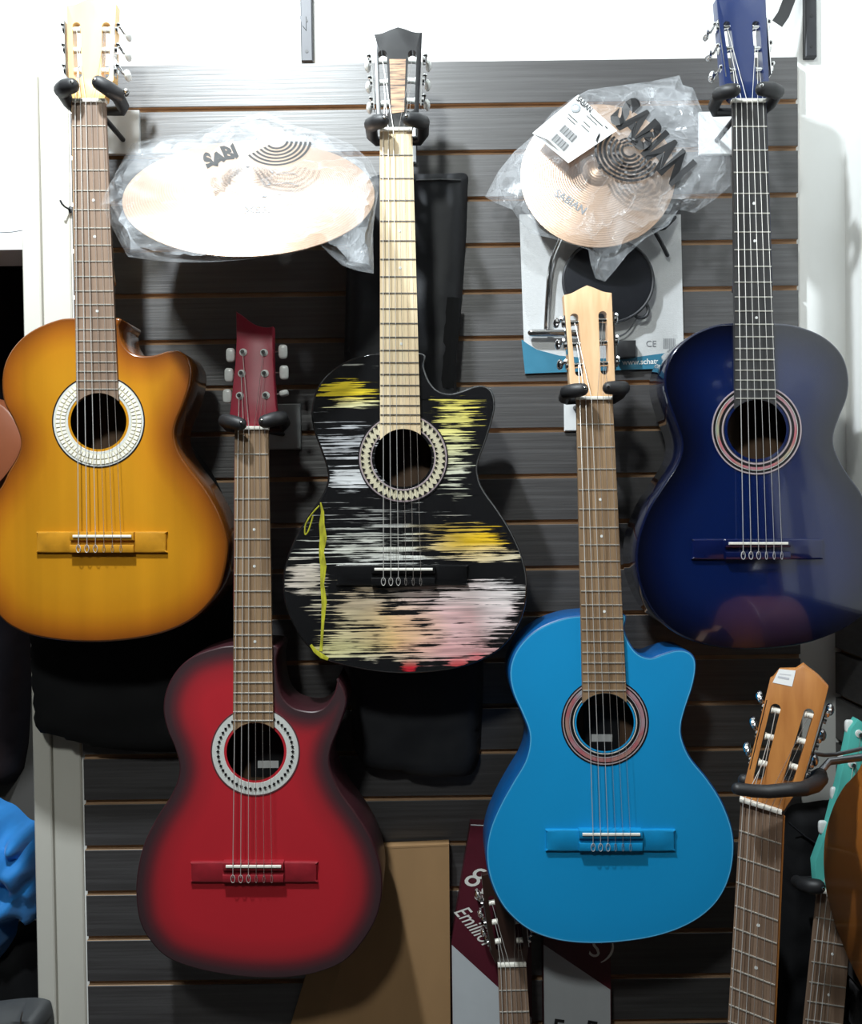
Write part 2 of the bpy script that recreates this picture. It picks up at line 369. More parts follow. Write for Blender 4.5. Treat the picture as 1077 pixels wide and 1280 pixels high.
# ------------------------------------------------------------------ guitars
def guitar(name, label, S, M_, Y=1.275, depth=0.09, root_loc=None, root_rot=0.0, hanger=None, cat='guitar'):
    P = ppm(Y)
    fbY = Y - 0.006
    nl, nr, el, er = S['fb']; nm = lerp(nl, nr, .5); em = lerp(el, er, .5)
    out = spline(S['outline'], 5) if 'outline' in S else None
    hc, hr = S.get('hole', ((nm[0], nm[1] + 300), 35))
    base = at(*(max(out, key=lambda p: p[1]) if out else em), Y + depth / 2)
    if out: base = at(sum(p[0] for p in out) / len(out), max(p[1] for p in out), Y + depth / 2)
    root = thing(name, label, cat, base); org = base.copy()
    Yc = lambda x, y: Y
    if out:
        bev = S.get('bev', 2.6)
        ins = inset(out, bev); hole = circle(hc, hr, 44)
        if S.get('round', True):
            v, t = fill(ins, [hole], S.get('step', 6.0))
            d = dist(v, out) / P
            mb = MB(); mb.add([at(x, y, Y) for x, y in v], t)
            att = {'rim': d}
            if 'paint' in S:
                c, k = S['paint'](v); att['paint'] = c; att['cover'] = k
            mb.build('soundboard', M_['top'], root, org, smooth=0, attrs=att, weld=False)
            mb = MB(); mb.loops([[at(x, y, Y) for x, y in hole], [at(x, y, Y + 0.004) for x, y in hole]])
            mb.build('hole_edge', M_.get('hole', M_['bridge']), root, org)
        else:
            v, t = fill(ins, (), 9.0); mb = MB(); mb.add([at(x, y, Y) for x, y in v], t)
            mb.build('body_face', M_['top'], root, org, smooth=0, attrs={'rim': dist(v, out) / P}, weld=False)
        W = lambda poly, dy: [at(p[0], p[1], Y) + Vector((0, dy, 0)) for p in poly]
        bmm = bev / P
        mb = MB(); mb.loops([W(ins, 0), W(inset(out, bev * .3), bmm * .3), W(out, bmm), W(out, depth - .003), W(inset(out, bev), depth)])
        v, t = fill(inset(out, bev)); mb.add([at(x, y, Y) + Vector((0, depth, 0)) for x, y in v], t)
        mb.build('body_shell', M_['side'], root, org, smooth=50)
        if S.get('round', True):
            ib = circle((hc[0], hc[1] + 10), hr * 2.1, 32)
            mb = MB(); plate(mb, ib, lambda x, y: Y + depth - 0.009, 0.004); mb.build('inner_back', M_.get('inner', inner_wood), root, org)
            if 'label_px' in S:
                lx, ly = S['label_px']
                mb = MB(); plate(mb, [(lx - 22, ly - 30), (lx + 22, ly - 30), (lx + 22, ly + 26), (lx - 22, ly + 26)], lambda x, y: Y + depth - 0.0105, 0.001); pl_ = mb.build('maker_label', ink, root, org)
                mb = MB(); plate(mb, [(lx - 13, ly + 6), (lx + 13, ly + 6), (lx + 13, ly + 15), (lx - 13, ly + 15)], lambda x, y: Y + depth - 0.0115, 0.0006); mb.build('price_tag', paper, pl_, org)
            # rosette rings
            ro = None
            for ri, (r0, r1, mm) in enumerate(S['rosette']):
                n = 64; mb = MB()
                h0 = 0.0006 + .00022 * ri
                mb.loops([[at(*p, Y) for p in circle(hc, r1, n)], [at(*p, Y - h0) for p in circle(hc, r1 - .3, n)], [at(*p, Y - h0) for p in circle(hc, r0 + .3, n)], [at(*p, Y) for p in circle(hc, r0, n)]])
                o = mb.build('rosette' if ro is None else 'rosette_ring', mm, ro or root, org)
                if ro is None: ro = o
            for (r0, r1, n, shape, mm) in S.get('beads', ()):
                mb = MB()
                for k in range(n):
                    a = 2 * math.pi * k / n; da = 2 * math.pi / n * .36
                    pp = lambda r, a: (hc[0] + r * math.cos(a), hc[1] + r * math.sin(a))
                    if shape == 'sq': q = [pp(r0, a - da), pp(r1, a - da), pp(r1, a + da), pp(r0, a + da)]
                    elif shape == 'dia':
                        rm = (r0 + r1) / 2; q = [pp(r0, a), pp(rm, a + da), pp(r1, a), pp(rm, a - da)]
                    elif shape == 'out': q = [pp(r1, a - da), pp(r1, a + da), pp(r0, a)]
                    else: q = [pp(r0, a - da), pp(r1, a), pp(r0, a + da)]
                    mb.add([at(*p, Y - 0.0019) for p in q], [tuple(range(len(q)))])
                o = mb.build('rosette_inlay', mm, ro, org, smooth=0); o['kind'] = 'stuff'
            # bridge
            x0, x1, y0, y1, c0, c1 = S['bridge']
            ybp = lambda dy: (lambda x, y: Y - dy)
            mb = MB()
            wing = spline([(x0, y0 + 3), (x0, y1 - 3), (x0 + 2, y1), (c0, y1), ((c0 + c1) / 2, y1), (c1, y1), (x1 - 2, y1), (x1, y1 - 3), (x1, y0 + 3), (x1 - 2, y0), (c1, y0), ((c0 + c1) / 2, y0), (c0, y0), (x0 + 2, y0)], 2)
            plate(mb, wing, ybp(0.0055), 0.0055, bev=2.2)
            br = mb.build('bridge', M_['bridge'], root, org, smooth=25)
            mb = MB(); H = y1 - y0
            plate(mb, [(c0, y0 + .5), (c1, y0 + .5), (c1, y0 + H * .42), (c0, y0 + H * .42)], ybp(0.0115), 0.0115, bev=1.2); mb.build('saddle_block', M_['bridge'], br, org)
            mb = MB(); plate(mb, [(c0, y0 + H * .62), (c1, y0 + H * .62), (c1, y1), (c0, y1)], ybp(0.0105), 0.0105, bev=1.2); mb.build('tie_block', M_['bridge'], br, org)
            ys_ = y0 + H * .22
            mb = MB(); plate(mb, [(c0 + 4, ys_ - 1.6), (c1 - 3, ys_ - 1.6), (c1 - 3, ys_ + 1.6), (c0 + 4, ys_ + 1.6)], ybp(0.0138), 0.004, bev=.5); mb.build('saddle', bone, br, org)
            S['saddle'] = ((S['str'][0], ys_), (S['str'][1], ys_)); S['tie'] = y0 + H * .8
    # neck behind the fingerboard
    t_body = S.get('t_body', 0.62); L = []
    for k in range(9):
        t = k / 8 * t_body; a, c = lerp(nl, el, t), lerp(nr, er, t)
        A, B = at(*a, Y), at(*c, Y); mid = (A + B) / 2; hw = (B - A) / 2
        dep = 0.014 + 0.004 * k / 8 + (0.030 * ((k - 7) if k > 7 else 0)); L.append([mid + hw * math.cos(math.pi * j / 10) + Vector((0, -0.001 + dep * math.sin(math.pi * j / 10), 0)) for j in range(11)])
    mb = MB(); mb.loops(L, 0, False, True, True); n = len(L[0])
    mb.add([p for l in L for p in (l[0], l[-1])], [(2 * i, 2 * i + 1, 2 * i + 3, 2 * i + 2) for i in range(8)])
    mb.build('neck', M_['neck'], root, org, smooth=50)
    # fingerboard
    pts = [nl]
    if S.get('arc', True) and out and S.get('round', True):
        ar = hr + .6
        def hy(x): d = ar * ar - (x - hc[0]) ** 2; return hc[1] - math.sqrt(max(d, 0))
        xa, xb = el[0], er[0]
        pts += [(xa, hy(max(xa, hc[0] - ar + .5)))]
        for k in range(1, 12): x = xa + (xb - xa) * k / 12; pts.append((x, hy(x)))
        pts += [(xb, hy(min(xb, hc[0] + ar - .5)))]
    else: pts += [el, er]
    pts += [nr]
    mb = MB(); plate(mb, pts, lambda x, y: fbY, 0.0058, bev=0.0); fb = mb.build('fretboard', M_['board'], root, org)
    Lp = math.hypot(em[0] - nm[0], em[1] - nm[1])
    for n in range(1, S.get('nfret', 19) + 1):
        t = S['scale'] * (1 - 2 ** (-n / 12)) / Lp
        if t > 1.03: break
        A, B = at(*lerp(nl, el, t), fbY), at(*lerp(nr, er, t), fbY)
        mb = MB(); d = (B - A).normalized(); w = Vector((0, 0, 0.00105)); yv = Vector((0, 0.0011, 0))
        A += d * .0006; B -= d * .0006
        mb.loops([[A - w, A - w * .6 - yv, A + w * .6 - yv, A + w], [B - w, B - w * .6 - yv, B + w * .6 - yv, B + w]], 0, False, False, False)
        mb.add([A - w, A - w * .6 - yv, A + w * .6 - yv, A + w, B - w, B - w * .6 - yv, B + w * .6 - yv, B + w], [(0, 1, 2, 3), (7, 6, 5, 4)])
        mb.build('fret', M_.get('fret', fret_metal), fb, org)
    for n in S.get('dots', (5, 7, 12)):
        t = S['scale'] * (1 - (2 ** (-(n - 1) / 12) + 2 ** (-n / 12)) / 2) / Lp
        p = lerp(lerp(nl, el, t), lerp(nr, er, t), .56); q = at(*p, fbY)
        mb = MB(); mb.tube([q + Vector((0, .001, 0)), q - Vector((0, .0006, 0))], 0.0021, 12); mb.build('inlay_dot', pearl, fb, org)
    # nut
    dn = Vector((nl[0] - el[0], nl[1] - el[1])).normalized()
    q = [nl, nr, (nr[0] + dn.x * 4.5, nr[1] + dn.y * 4.5), (nl[0] + dn.x * 4.5, nl[1] + dn.y * 4.5)]
    mb = MB(); plate(mb, q, lambda x, y: fbY - .0035, 0.011, bev=.8); mb.build('nut', bone, root, org)
    # headstock
    hk = S.get('tilt', 0.16); hy0 = nm[1]
    Yh = lambda x, y: Y - 0.002 + hk * (hy0 - y) / P
    hd = S['head']; slots = []
    for (a, bq, r) in S.get('slots', ()):   # slot as top mid, bottom mid, half width
        slots.append([(a[0] + r * math.cos(u), a[1] + r * math.sin(u)) for u in [math.pi + math.pi * i / 8 for i in range(9)]] +
                     [(bq[0] + r * math.cos(u), bq[1] + r * math.sin(u)) for u in [math.pi * i / 8 for i in range(9)]])
    mb = MB(); plate(mb, hd, Yh, 0.017, holes=slots, bev=1.0); hs = mb.build('headstock', M_['head'], root, org, smooth=30)
    ends = []
    if slots:
        for si, (a, bq, r) in enumerate(S['slots']):
            side = -1 if si == 0 else 1
            fr = S.get('roll', (0.10, 0.5, 0.9))
            ex = []
            for k, ft in enumerate(fr):
                c = lerp(a, bq, ft); yy = Yh(*c) + .0065
                # outer edge of the head at this height along the slot's normal
                dv = Vector((bq[0] - a[0], bq[1] - a[1])).normalized(); nv = Vector((-dv.y, dv.x));
                if nv.x * side < 0: nv = -nv
                w = S.get('cheek', 9.5)
                e = (c[0] + nv.x * (r + w), c[1] + nv.y * (r + w))
                A = at(c[0] - nv.x * (r + 1), c[1] - nv.y * (r + 1), yy); B = at(c[0] + nv.x * (r + 1), c[1] + nv.y * (r + 1), yy); E = at(*e, yy)
                mb = MB(); u = (B - A).normalized(); mb.tube([A, A.lerp(B, .12), A.lerp(B, .13), A.lerp(B, .87), A.lerp(B, .88), B], [.0052, .0052, .0042, .0042, .0052, .0052], 12)
                mb.build('string_roller', M_.get('roller', chrome), hs, org)
                ex.append((E, u)); ends.append((at(c[0], c[1], yy - .0042), nv))
                # gear, worm post, key
                kb = MB(); od = (E - B).normalized()
                kb.tube([E + od * .001, E + od * .0045], .0055, 12, 0)
                wz = E + od * .005 + Vector((0, 0, .0075))
                kb.tube([wz + Vector((0, -.002, 0)), wz + Vector((0, .022, 0))], .0021, 8, 0)
                kb.ellipsoid(wz + Vector((0, -.002, 0)), (.0034, .0034, .0034), 8, 4, 0)
                key = kb.build('tuning_key', M_.get('keymetal', chrome), root, org)
                kb = MB(); bc = wz + Vector((od.x * .004, .029, 0)); kb.ellipsoid(bc, (.0052, .0105, .0080), 10, 6); kb.build('key_button', M_.get('button', pearl), key, org)
            mb = MB(); d = (ex[2][0] - ex[0][0]).normalized(); A = ex[0][0] - d * .012; B = ex[2][0] + d * .010
            od = ex[0][1] * 1.0; od = od if od.x * side > 0 else -od; t_ = .0012
            hh = Vector((0, .0065, 0))
            mb.hexa([A - hh, B - hh, B - hh + od * t_, A - hh + od * t_, A + hh, B + hh, B + hh + od * t_, A + hh + od * t_]); mb.build('tuner_plate', M_.get('keymetal', chrome), root, org)
        order = [ends[2], ends[1], ends[0], ends[3], ends[4], ends[5]]
        tops = [e[0] for e in order]
    elif 'posts' in S:
        tops = []
        for (pp, bt, flat) in S['posts']:
            c = at(*pp, Yh(*pp)); mb = MB()
            mb.tube([c + Vector((0, .002, 0)), c - Vector((0, .002, 0))], [.0062, .0056], 16, 0); key = mb.build('tuner_washer', pearl, hs, org)
            mb = MB(); mb.tube([c, c - Vector((0, .0075, 0))], [.0036, .0030], 12, 0); mb.build('tuner_post', chrome, key, org)
            yb = Yh(*bt) + .012; q = at(*bt, yb); mb = MB(); e = at(*lerp(bt, pp, .55), yb); mb.tube([q, e], .0018, 8); kk = mb.build('tuning_key', chrome, root, org)
            mb = MB(); mb.ellipsoid(q, (.0068, .0045 if not flat else .0085, .0105 if not flat else .0045), 16, 10, 0, Matrix.Rotation(.0 if not flat else -.25, 3, 'Y'), e=.55); mb.build('key_button', pearl, kk, org)
            tops.append(c - Vector((0, .006, 0)))
    else: tops = None
    # strings
    if tops:
        cnt = S.get('nstr', 6)
        for k in range(cnt):
            f = k / 5
            n0 = lerp(nl, nr, .10 + .80 * f); pN = at(*n0, fbY - .0045) + Vector((0, 0, .002))
            thick = k < 3; rr = (.00062, .00056, .00050, .00040, .00038, .00036)[k]
            pts = [tops[k], pN]
            if 'saddle' in S:
                sd = lerp(S['saddle'][0], S['saddle'][1], f); pts.append(at(*sd, Y - .0142))
                ti = (sd[0], S['tie'] - 1); pts.append(at(*ti, Y - .0110))
            else:
                e = lerp(lerp(nl, el, 1), lerp(nr, er, 1), .06 + .88 * f); pts.append(at(*e, fbY - .006))
            mb = MB(); mb.tube(pts, rr, 5)
            if 'saddle' in S:
                c = at(sd[0], S['tie'], Y - .0114); w = .0030 if thick else .0016
                lp = [c + Vector((w * math.cos(u), -.0006, .0058 * math.sin(u))) for u in [2 * math.pi * i / 12 for i in range(13)]]
                mb.tube(lp, rr * .9, 5)
            mb.build('string', wound if thick else M_.get('treble', nylon), root, org)
    if root_loc is not None: root.location = root_loc
    if root_rot: root.rotation_euler[2] = root_rot
    return root

def hanger(label, Y, tips, outs, plate_m, rr=0.0105, platedim=(0.054, 0.072), plate_off=(0, 0), side=None):
    """wall hanger: plate on the board (or the side wall), steel arm, padded yoke whose prongs run forward past the neck"""
    T = [at(*p, Y - .0275) for p in tips]; O = [at(*p, Y + .010) for p in outs]; Q = [at(*p, Y - .014) for p in outs]; c = (O[0] + O[1]) / 2; yk = Y + .050
    org = Vector((c.x, YB, c.z)) if side is None else Vector((side, yk, c.z)); root = thing('guitar_hanger', label, 'guitar hanger', org, 'padded wall hangers holding up the guitars')
    mb = MB()
    if side is None:
        pc = Vector((c.x + plate_off[0], YB - .003, c.z + plate_off[1])); mb.box(pc, (platedim[0], .006, platedim[1]), bev=.0015)
        ar = [Vector((pc.x, YB - .002, c.z - .012)), Vector((c.x, yk + .02, c.z - .012)), Vector((c.x, yk, c.z - .010))]
    else:
        pc = Vector((side - .003, yk, c.z)); mb.box(pc, (.006, .036, .06)); ar = [pc + Vector((.001, 0, -.010)), Vector((c.x, yk, c.z - .010))]
    mb.build('mount_plate', plate_m, root, org)
    mb = MB(); mb.capsule(ar, .0042, 10); mb.build('arm', black_metal, root, org)
    for k, s in ((0, -1), (1, 1)):
        a = Vector((c.x, yk, c.z - .010)); e1 = Vector((O[k].x - s * .006, yk - .002, c.z - .010)); e2 = Vector((O[k].x, Y + .034, O[k].z - .006))
        m1 = Q[k].lerp(T[k], .5) + Vector((0, -.003, 0))
        mb = MB(); mb.capsule([a, e1, e2, O[k], Q[k], m1, T[k]], [rr * .55, rr * .7, rr * .85, rr * .9, rr * .98, rr, rr * .92], 12); pr = mb.build('padded_prong', black_rubber, root, org, smooth=60)
        mb = MB(); q = T[k] + Vector((-s * rr * .3, -rr * .86, rr * .1)); mb.ellipsoid(q, (.0024, .0016, .0024), 8, 5); mb.build('tip_screw', chrome, pr, org)
    return root

def crown(cl, pk, cr, bl, sl, nl, nr, sr, br):
    top = spline([cl, lerp(cl, pk, .35)[:1] + (lerp(cl, pk, .35)[1] + 1.6,), lerp(cl, pk, .7)[:1] + (lerp(cl, pk, .7)[1] + .4,), pk], 3, False)
    top += spline([pk, lerp(pk, cr, .3)[:1] + (lerp(pk, cr, .3)[1] + .4,), lerp(pk, cr, .65)[:1] + (lerp(pk, cr, .65)[1] + 1.6,), cr], 3, False)[1:]
    return top + [br, sr, nr, nl, sl, bl]

# --- paints
yel_top = burst('amber_burst', [(0, (0.16, 0.045, 0.006)), (.006, (0.26, 0.07, 0.006)), (.022, (0.42, 0.135, 0.008)), (.045, (0.56, 0.225, 0.010)), (.08, (0.60, 0.26, 0.012))], 0.28, coat=0.35, grain=0.28, stripes=(16, 16, 0.6))
yel_side = mat('amber_side', (0.20, 0.06, 0.008), 0.22, coat=0.5, var=0.25, scale=(10, 10, 3))
yel_bridge = mat('amber_bridge', (0.60, 0.27, 0.02), 0.25, coat=0.6, var=0.25, scale=(40, 40, 40))
yel_head = mat('honey_head', (0.86, 0.52, 0.20), 0.35, var=0.15, scale=(60, 60, 3))
red_top = burst('red_burst', [(0, (0.035, 0.016, 0.020)), (.008, (0.040, 0.018, 0.022)), (.018, (0.10, 0.014, 0.020)), (.034, (0.33, 0.014, 0.022)), (.06, (0.44, 0.014, 0.024))], 0.50)
red_side = mat('dark_red_side', (0.045, 0.012, 0.016), 0.4, var=0.2)
red_bridge = mat('red_bridge', (0.30, 0.015, 0.025), 0.42, var=0.2, scale=(80, 80, 80))
red_head = mat('red_head', (0.38, 0.022, 0.05), 0.42, var=0.08)
blu_top = burst('blue_burst', [(0, (0.0015, 0.002, 0.006)), (.010, (0.002, 0.003, 0.012)), (.030, (0.002, 0.005, 0.030)), (.060, (0.003, 0.010, 0.060)), (.09, (0.003, 0.011, 0.068))], 0.12, coat=1.0)
blu_side = mat('dark_blue_side', (0.003, 0.006, 0.03), 0.12, coat=1.0, var=0.2)
blu_bridge = mat('blue_bridge', (0.004, 0.009, 0.06), 0.15, coat=0.8, var=0.2)
blu_head = mat('blue_head', (0.008, 0.022, 0.10), 0.3, coat=0.4, var=0.15, scale=(20, 20, 5))
cy_top = burst('cyan_satin', [(0, (0.12, 0.50, 0.78)), (.0030, (0.10, 0.45, 0.75)), (.0042, (0.004, 0.275, 0.60)), (.05, (0.004, 0.29, 0.63))], 0.48)
cy_side = mat('blue_satin_side', (0.003, 0.08, 0.26), 0.4, var=0.1)
cy_bridge = mat('cyan_bridge', (0.004, 0.25, 0.54), 0.42, var=0.08, scale=(60, 60, 60))
nat_head = mat('natural_head', (0.80, 0.53, 0.31), 0.45, col2=(0.66, 0.40, 0.21), scale=(70, 70, 3))
nat_neck = mat('natural_neck', (0.52, 0.33, 0.18), 0.45, col2=(0.38, 0.22, 0.11), scale=(70, 70, 3))
bro_head = mat('cedar_head', (0.50, 0.21, 0.055), 0.42, col2=(0.38, 0.14, 0.034), scale=(70, 70, 3))
ora_top = burst('orange_gloss', [(0, (0.07, 0.014, 0.003)), (.004, (0.20, 0.05, 0.006)), (.03, (0.42, 0.115, 0.010)), (.10, (0.48, 0.14, 0.014))], 0.2, coat=0.6, grain=.15)
ora_side = mat('orange_side', (0.10, 0.025, 0.006), 0.25, coat=.5, var=.2)
ora_back = mat('orange_back', (0.55, 0.17, 0.022), 0.3, coat=.5, var=.25, scale=(8, 8, 3))
teal_head = mat('teal_paint', (0.10, 0.50, 0.44), 0.35, var=0.12, scale=(15, 15, 6))
dk_brown = mat('dark_brown_head', (0.030, 0.014, 0.010), 0.3, coat=0.4, var=0.3, scale=(60, 60, 5))
ring_white = mat('ring_white', (0.62, 0.63, 0.60), 0.35, var=0.06)
ring_cream = mat('ring_cream', (0.70, 0.64, 0.46), 0.4, var=0.15, scale=(120, 120, 120))
ring_black = mat('ring_black', (0.012, 0.011, 0.012), 0.3, var=0.1)
ring_pink = mat('ring_pink', (0.42, 0.34, 0.36), 0.35, var=0.1)
def iris(name):
    m = mat(name, (0.3, 0.3, 0.3), 0.3); nt = m.node_tree; b_ = nt.nodes['Principled BSDF']
    tc = nt.nodes.new('ShaderNodeTexCoord'); nz = nt.nodes.new('ShaderNodeTexNoise'); nz.inputs['Scale'].default_value = 14
    nt.links.new(tc.outputs['Object'], nz.inputs[0]); rp = nt.nodes.new('ShaderNodeValToRGB'); e = rp.color_ramp.elements
    e[0].position = .35; e[0].color = (.30, .36, .24, 1); e[1].position = .65; e[1].color = (.33, .36, .40, 1); x = e.new(.5); x.color = (.42, .12, .14, 1)
    nt.links.new(nz.outputs['Fac'], rp.inputs[0]); nt.links.new(rp.outputs[0], b_.inputs['Base Color']); return m
ring_iris = iris('ring_rainbow')

YEL = dict(outline=[(92.8, 397), (69, 400), (38, 413.7), (17, 433), (5, 455.6), (1.7, 480), (5, 504), (15.5, 524), (24, 545), (24.7, 559), (20.6, 572), (10, 590), (1.7, 607), (-14, 630), (-28, 658), (-34, 690), (-29, 725), (-15, 752), (3, 775), (20.6, 787), (44.7, 796), (86, 802), (130.6, 802.7), (172, 798.6), (206, 790.7), (233.7, 778.6), (254, 763), (271.5, 741), (280, 717), (284.5, 689), (282.5, 668.7), (273, 641), (257.7, 613.7), (237, 586), (223.4, 565.6), (217.5, 545), (220, 528), (228.5, 507), (236.4, 483), (238.8, 462.5), (233.7, 447), (223.4, 438.4), (209.6, 438.5), (192.4, 443.6), (175.3, 444), (161.5, 438.4), (151, 424.7), (147.8, 409), (147.5, 397)],
    hole=((123, 526.7), 35), fb=((89.7, 127), (131, 127), (95.5, 487), (147.8, 487)), scale=540, bridge=(45.7, 207, 664.5, 691, 86.6, 166.7), str=(98, 151),
    rosette=[(38, 57.4, ring_white), (56.2, 58.2, ring_black), (41, 54.5, ring_cream)], beads=[(42, 47, 60, 'sq', bone), (48.5, 53.5, 60, 'sq', bone)],
    head=crown((82.8, 7), (114, -3), (145, 4.5), (85.6, 96), (89, 118), (90.5, 123), (130.5, 123), (132, 116), (142, 100)),
    slots=[((95.5, 33), (97.2, 93), 5.2), ((132.6, 33), (131.2, 93), 5.2)], roll=(.08, .5, .93), cheek=7.0)
BLK = dict(outline=[(472.3, 440.6), (453.4, 443.4), (429.4, 452.7), (408.8, 468), (395, 487), (388.8, 512.8), (391.6, 536.9), (400, 561), (408, 585), (408.8, 602), (401.9, 619.4), (388, 640), (371, 667.5), (357.9, 698.5), (353, 726), (355.5, 753.5), (365.8, 781), (381, 805), (405, 824), (436, 834), (477.5, 841), (518.8, 842), (560, 837.7), (594.4, 829), (625.3, 811.9), (646, 786), (657, 757), (659, 726), (652.8, 695), (639, 664), (621.9, 636.6), (604.7, 612.5), (597.8, 595), (597.8, 578), (606.4, 554), (615, 526.6), (619, 506), (615, 488.8), (604.7, 481.9), (591, 482.6), (573.8, 488.8), (560, 491.5), (546, 487), (536, 475), (529.8, 457.8), (527.4, 441)],
    hole=((503.6, 572.6), 36), fb=((474.6, 163), (515, 163), (474.8, 533), (525.6, 533)), scale=550, bridge=(421, 584, 706, 732, 463.8, 543.5), str=(479, 525.6),
    rosette=[(40, 53, ring_cream), (53, 55, ring_pink), (39, 41, ring_pink), (55, 56.5, ring_black)], beads=[(48.5, 52.6, 44, 'out', ring_black), (41.3, 45, 44, 'in', ring_black)],
    head=crown((465.7, 43), (497.2, 33.4), (527.5, 40.5), (470, 143), (474, 156), (475.5, 159), (514.5, 159), (516, 154), (522.8, 140)),
    slots=[((477.8, 68), (481, 138), 5.4), ((515, 68), (512.5, 134), 5.4)], roll=(.12, .5, .88), cheek=7.5)
RED = dict(outline=[(292, 807), (268.6, 810.5), (240, 821), (220, 839), (207.5, 862.7), (203.9, 887.8), (209, 913), (218, 934.5), (223.7, 956), (222, 974), (213, 995.6), (196.7, 1020.8), (180.5, 1053), (171.6, 1089), (169.8, 1121), (175, 1153.7), (189.5, 1179), (211, 1198.7), (243.4, 1211), (283, 1219), (322.5, 1222.7), (362, 1222), (394.4, 1216.6), (426.7, 1204), (448, 1184), (466, 1157), (475, 1132), (477.7, 1103), (473.4, 1074.7), (462.6, 1046), (444.7, 1017), (426.7, 992), (416, 970.5), (411.6, 952.5), (414, 934.5), (422.4, 913), (430, 891), (433, 877), (429.6, 862.7), (422.6, 850), (421.5, 850.5), (417.7, 866), (408.7, 880.6), (398, 888), (383.6, 889), (365.6, 884), (353, 871.6), (347, 852), (345, 826.7), (343.5, 807)],
    bev=1.8, hole=((319, 939.6), 36), fb=((293.5, 537), (335, 537), (291, 900), (341.5, 900)), scale=546, bridge=(238.8, 395.5, 1078, 1103.5, 278, 354), str=(291, 339.5), label_px=(335, 945),
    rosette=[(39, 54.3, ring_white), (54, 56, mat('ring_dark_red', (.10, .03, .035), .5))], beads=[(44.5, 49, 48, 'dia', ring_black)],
    head=spline([(294.8, 389.5), (303, 394.5), (312.4, 402), (321.7, 407), (332.9, 409.3), (341.2, 408)], 3, False) + [(341, 444), (342, 472), (344, 500), (345.5, 515), (340, 523), (335.5, 529), (334.7, 533), (294, 533), (292.5, 527), (286.6, 520), (290, 490.7), (293.9, 453.6), (295.5, 425.7)],
    posts=[((299.8, 494.8), (284.2, 495.3), 0), ((302.2, 467), (286.4, 468.8), 0), ((304, 440.6), (288.3, 444), 0), ((330, 441), (353.6, 439.6), 0), ((331, 467), (355, 465.6), 0), ((332.3, 494.4), (355, 491.6), 1)])
CYA = dict(outline=[(725.8, 768.7), (701, 773), (676, 783), (656.5, 797.5), (642, 817), (636, 840.6), (640, 865.8), (651, 891), (659.4, 912.5), (660.4, 930.5), (654.7, 952), (640, 977), (624, 1006), (612, 1034.7), (607, 1063), (609.8, 1092), (620.5, 1121), (636.7, 1144), (662, 1164), (694, 1175.6), (730, 1180), (769.7, 1179), (812.8, 1173), (848.8, 1162), (877.5, 1146), (899, 1124.5), (912.7, 1095.8), (917.8, 1063), (915, 1034.7), (902.7, 1002), (884.7, 973.6), (863, 946.6), (853, 923), (852.3, 905), (857.7, 883.8), (866, 858.6), (870, 837), (868.5, 822.7), (859.5, 813.7), (845, 811.9), (827, 817), (812.8, 821.5), (798.4, 817), (787.7, 804.7), (780.5, 786.7), (778.7, 767)],
    bev=1.8, hole=((756, 903), 36), fb=((720, 499.6), (765.4, 499.6), (728, 868), (783, 868)), scale=546, bridge=(683, 843, 1037.6, 1064.5, 724, 803), str=(741, 787.6), label_px=(752, 912), nstr=6,
    rosette=[(38, 55, ring_black), (38.6, 40.4, ring_white), (43.3, 45, ring_pink), (45, 50, ring_iris), (51.3, 53.2, ring_pink)],
    head=crown((704.3, 368.8), (733.6, 356.5), (764.5, 366), (711.8, 479), (719, 492), (720.5, 496), (765, 496), (766, 491), (768.7, 477)),
    slots=[((717.5, 397), (723.8, 465), 5.3), ((753, 394), (755.6, 463), 5.3)], roll=(.1, .5, .88), cheek=7.0)
BLU = dict(outline=[(917.5, 403.7), (893, 406.5), (866, 417.5), (845, 434.7), (833, 455), (829.8, 479), (835, 503), (843.6, 527.5), (850.5, 548), (850.5, 565), (843.6, 582.5), (828, 606.6), (811, 634), (799, 665), (794.4, 692.5), (796.5, 720), (805.8, 747.5), (821, 771.6), (845, 792), (872.8, 804), (907, 811), (952, 811.5), (1000, 806), (1034, 795.6), (1062, 782), (1083, 764), (1096, 740), (1102, 712), (1101, 685), (1092, 650), (1077, 617), (1065, 599.7), (1051.6, 579), (1043, 558), (1043, 541), (1049.8, 520.6), (1059, 496.6), (1061, 472.5), (1055, 448), (1041, 429.5), (1020.6, 415.8), (993, 406.5), (967, 403.7)],
    hole=((945.5, 537), 37), fb=((915.5, 127), (957.5, 127), (918.5, 502), (969.8, 502)), scale=557, bridge=(866, 1028, 673.6, 699.4, 907, 988), str=(928.5, 976.6),
    rosette=[(40.5, 56.4, ring_black), (41.5, 44, ring_pink), (47, 50.5, ring_iris), (50.5, 51.6, ring_white), (54.3, 56.4, ring_pink)],
    head=crown((895, -2), (926, -12), (957, -3), (904, 103), (911, 118), (915.5, 123), (957, 123), (959, 116), (961, 100)),
    slots=[((908.3, 31), (917.6, 98), 4.6), ((944.5, 31), (949.5, 97), 4.9)], roll=(.06, .46, .86), cheek=7.0)

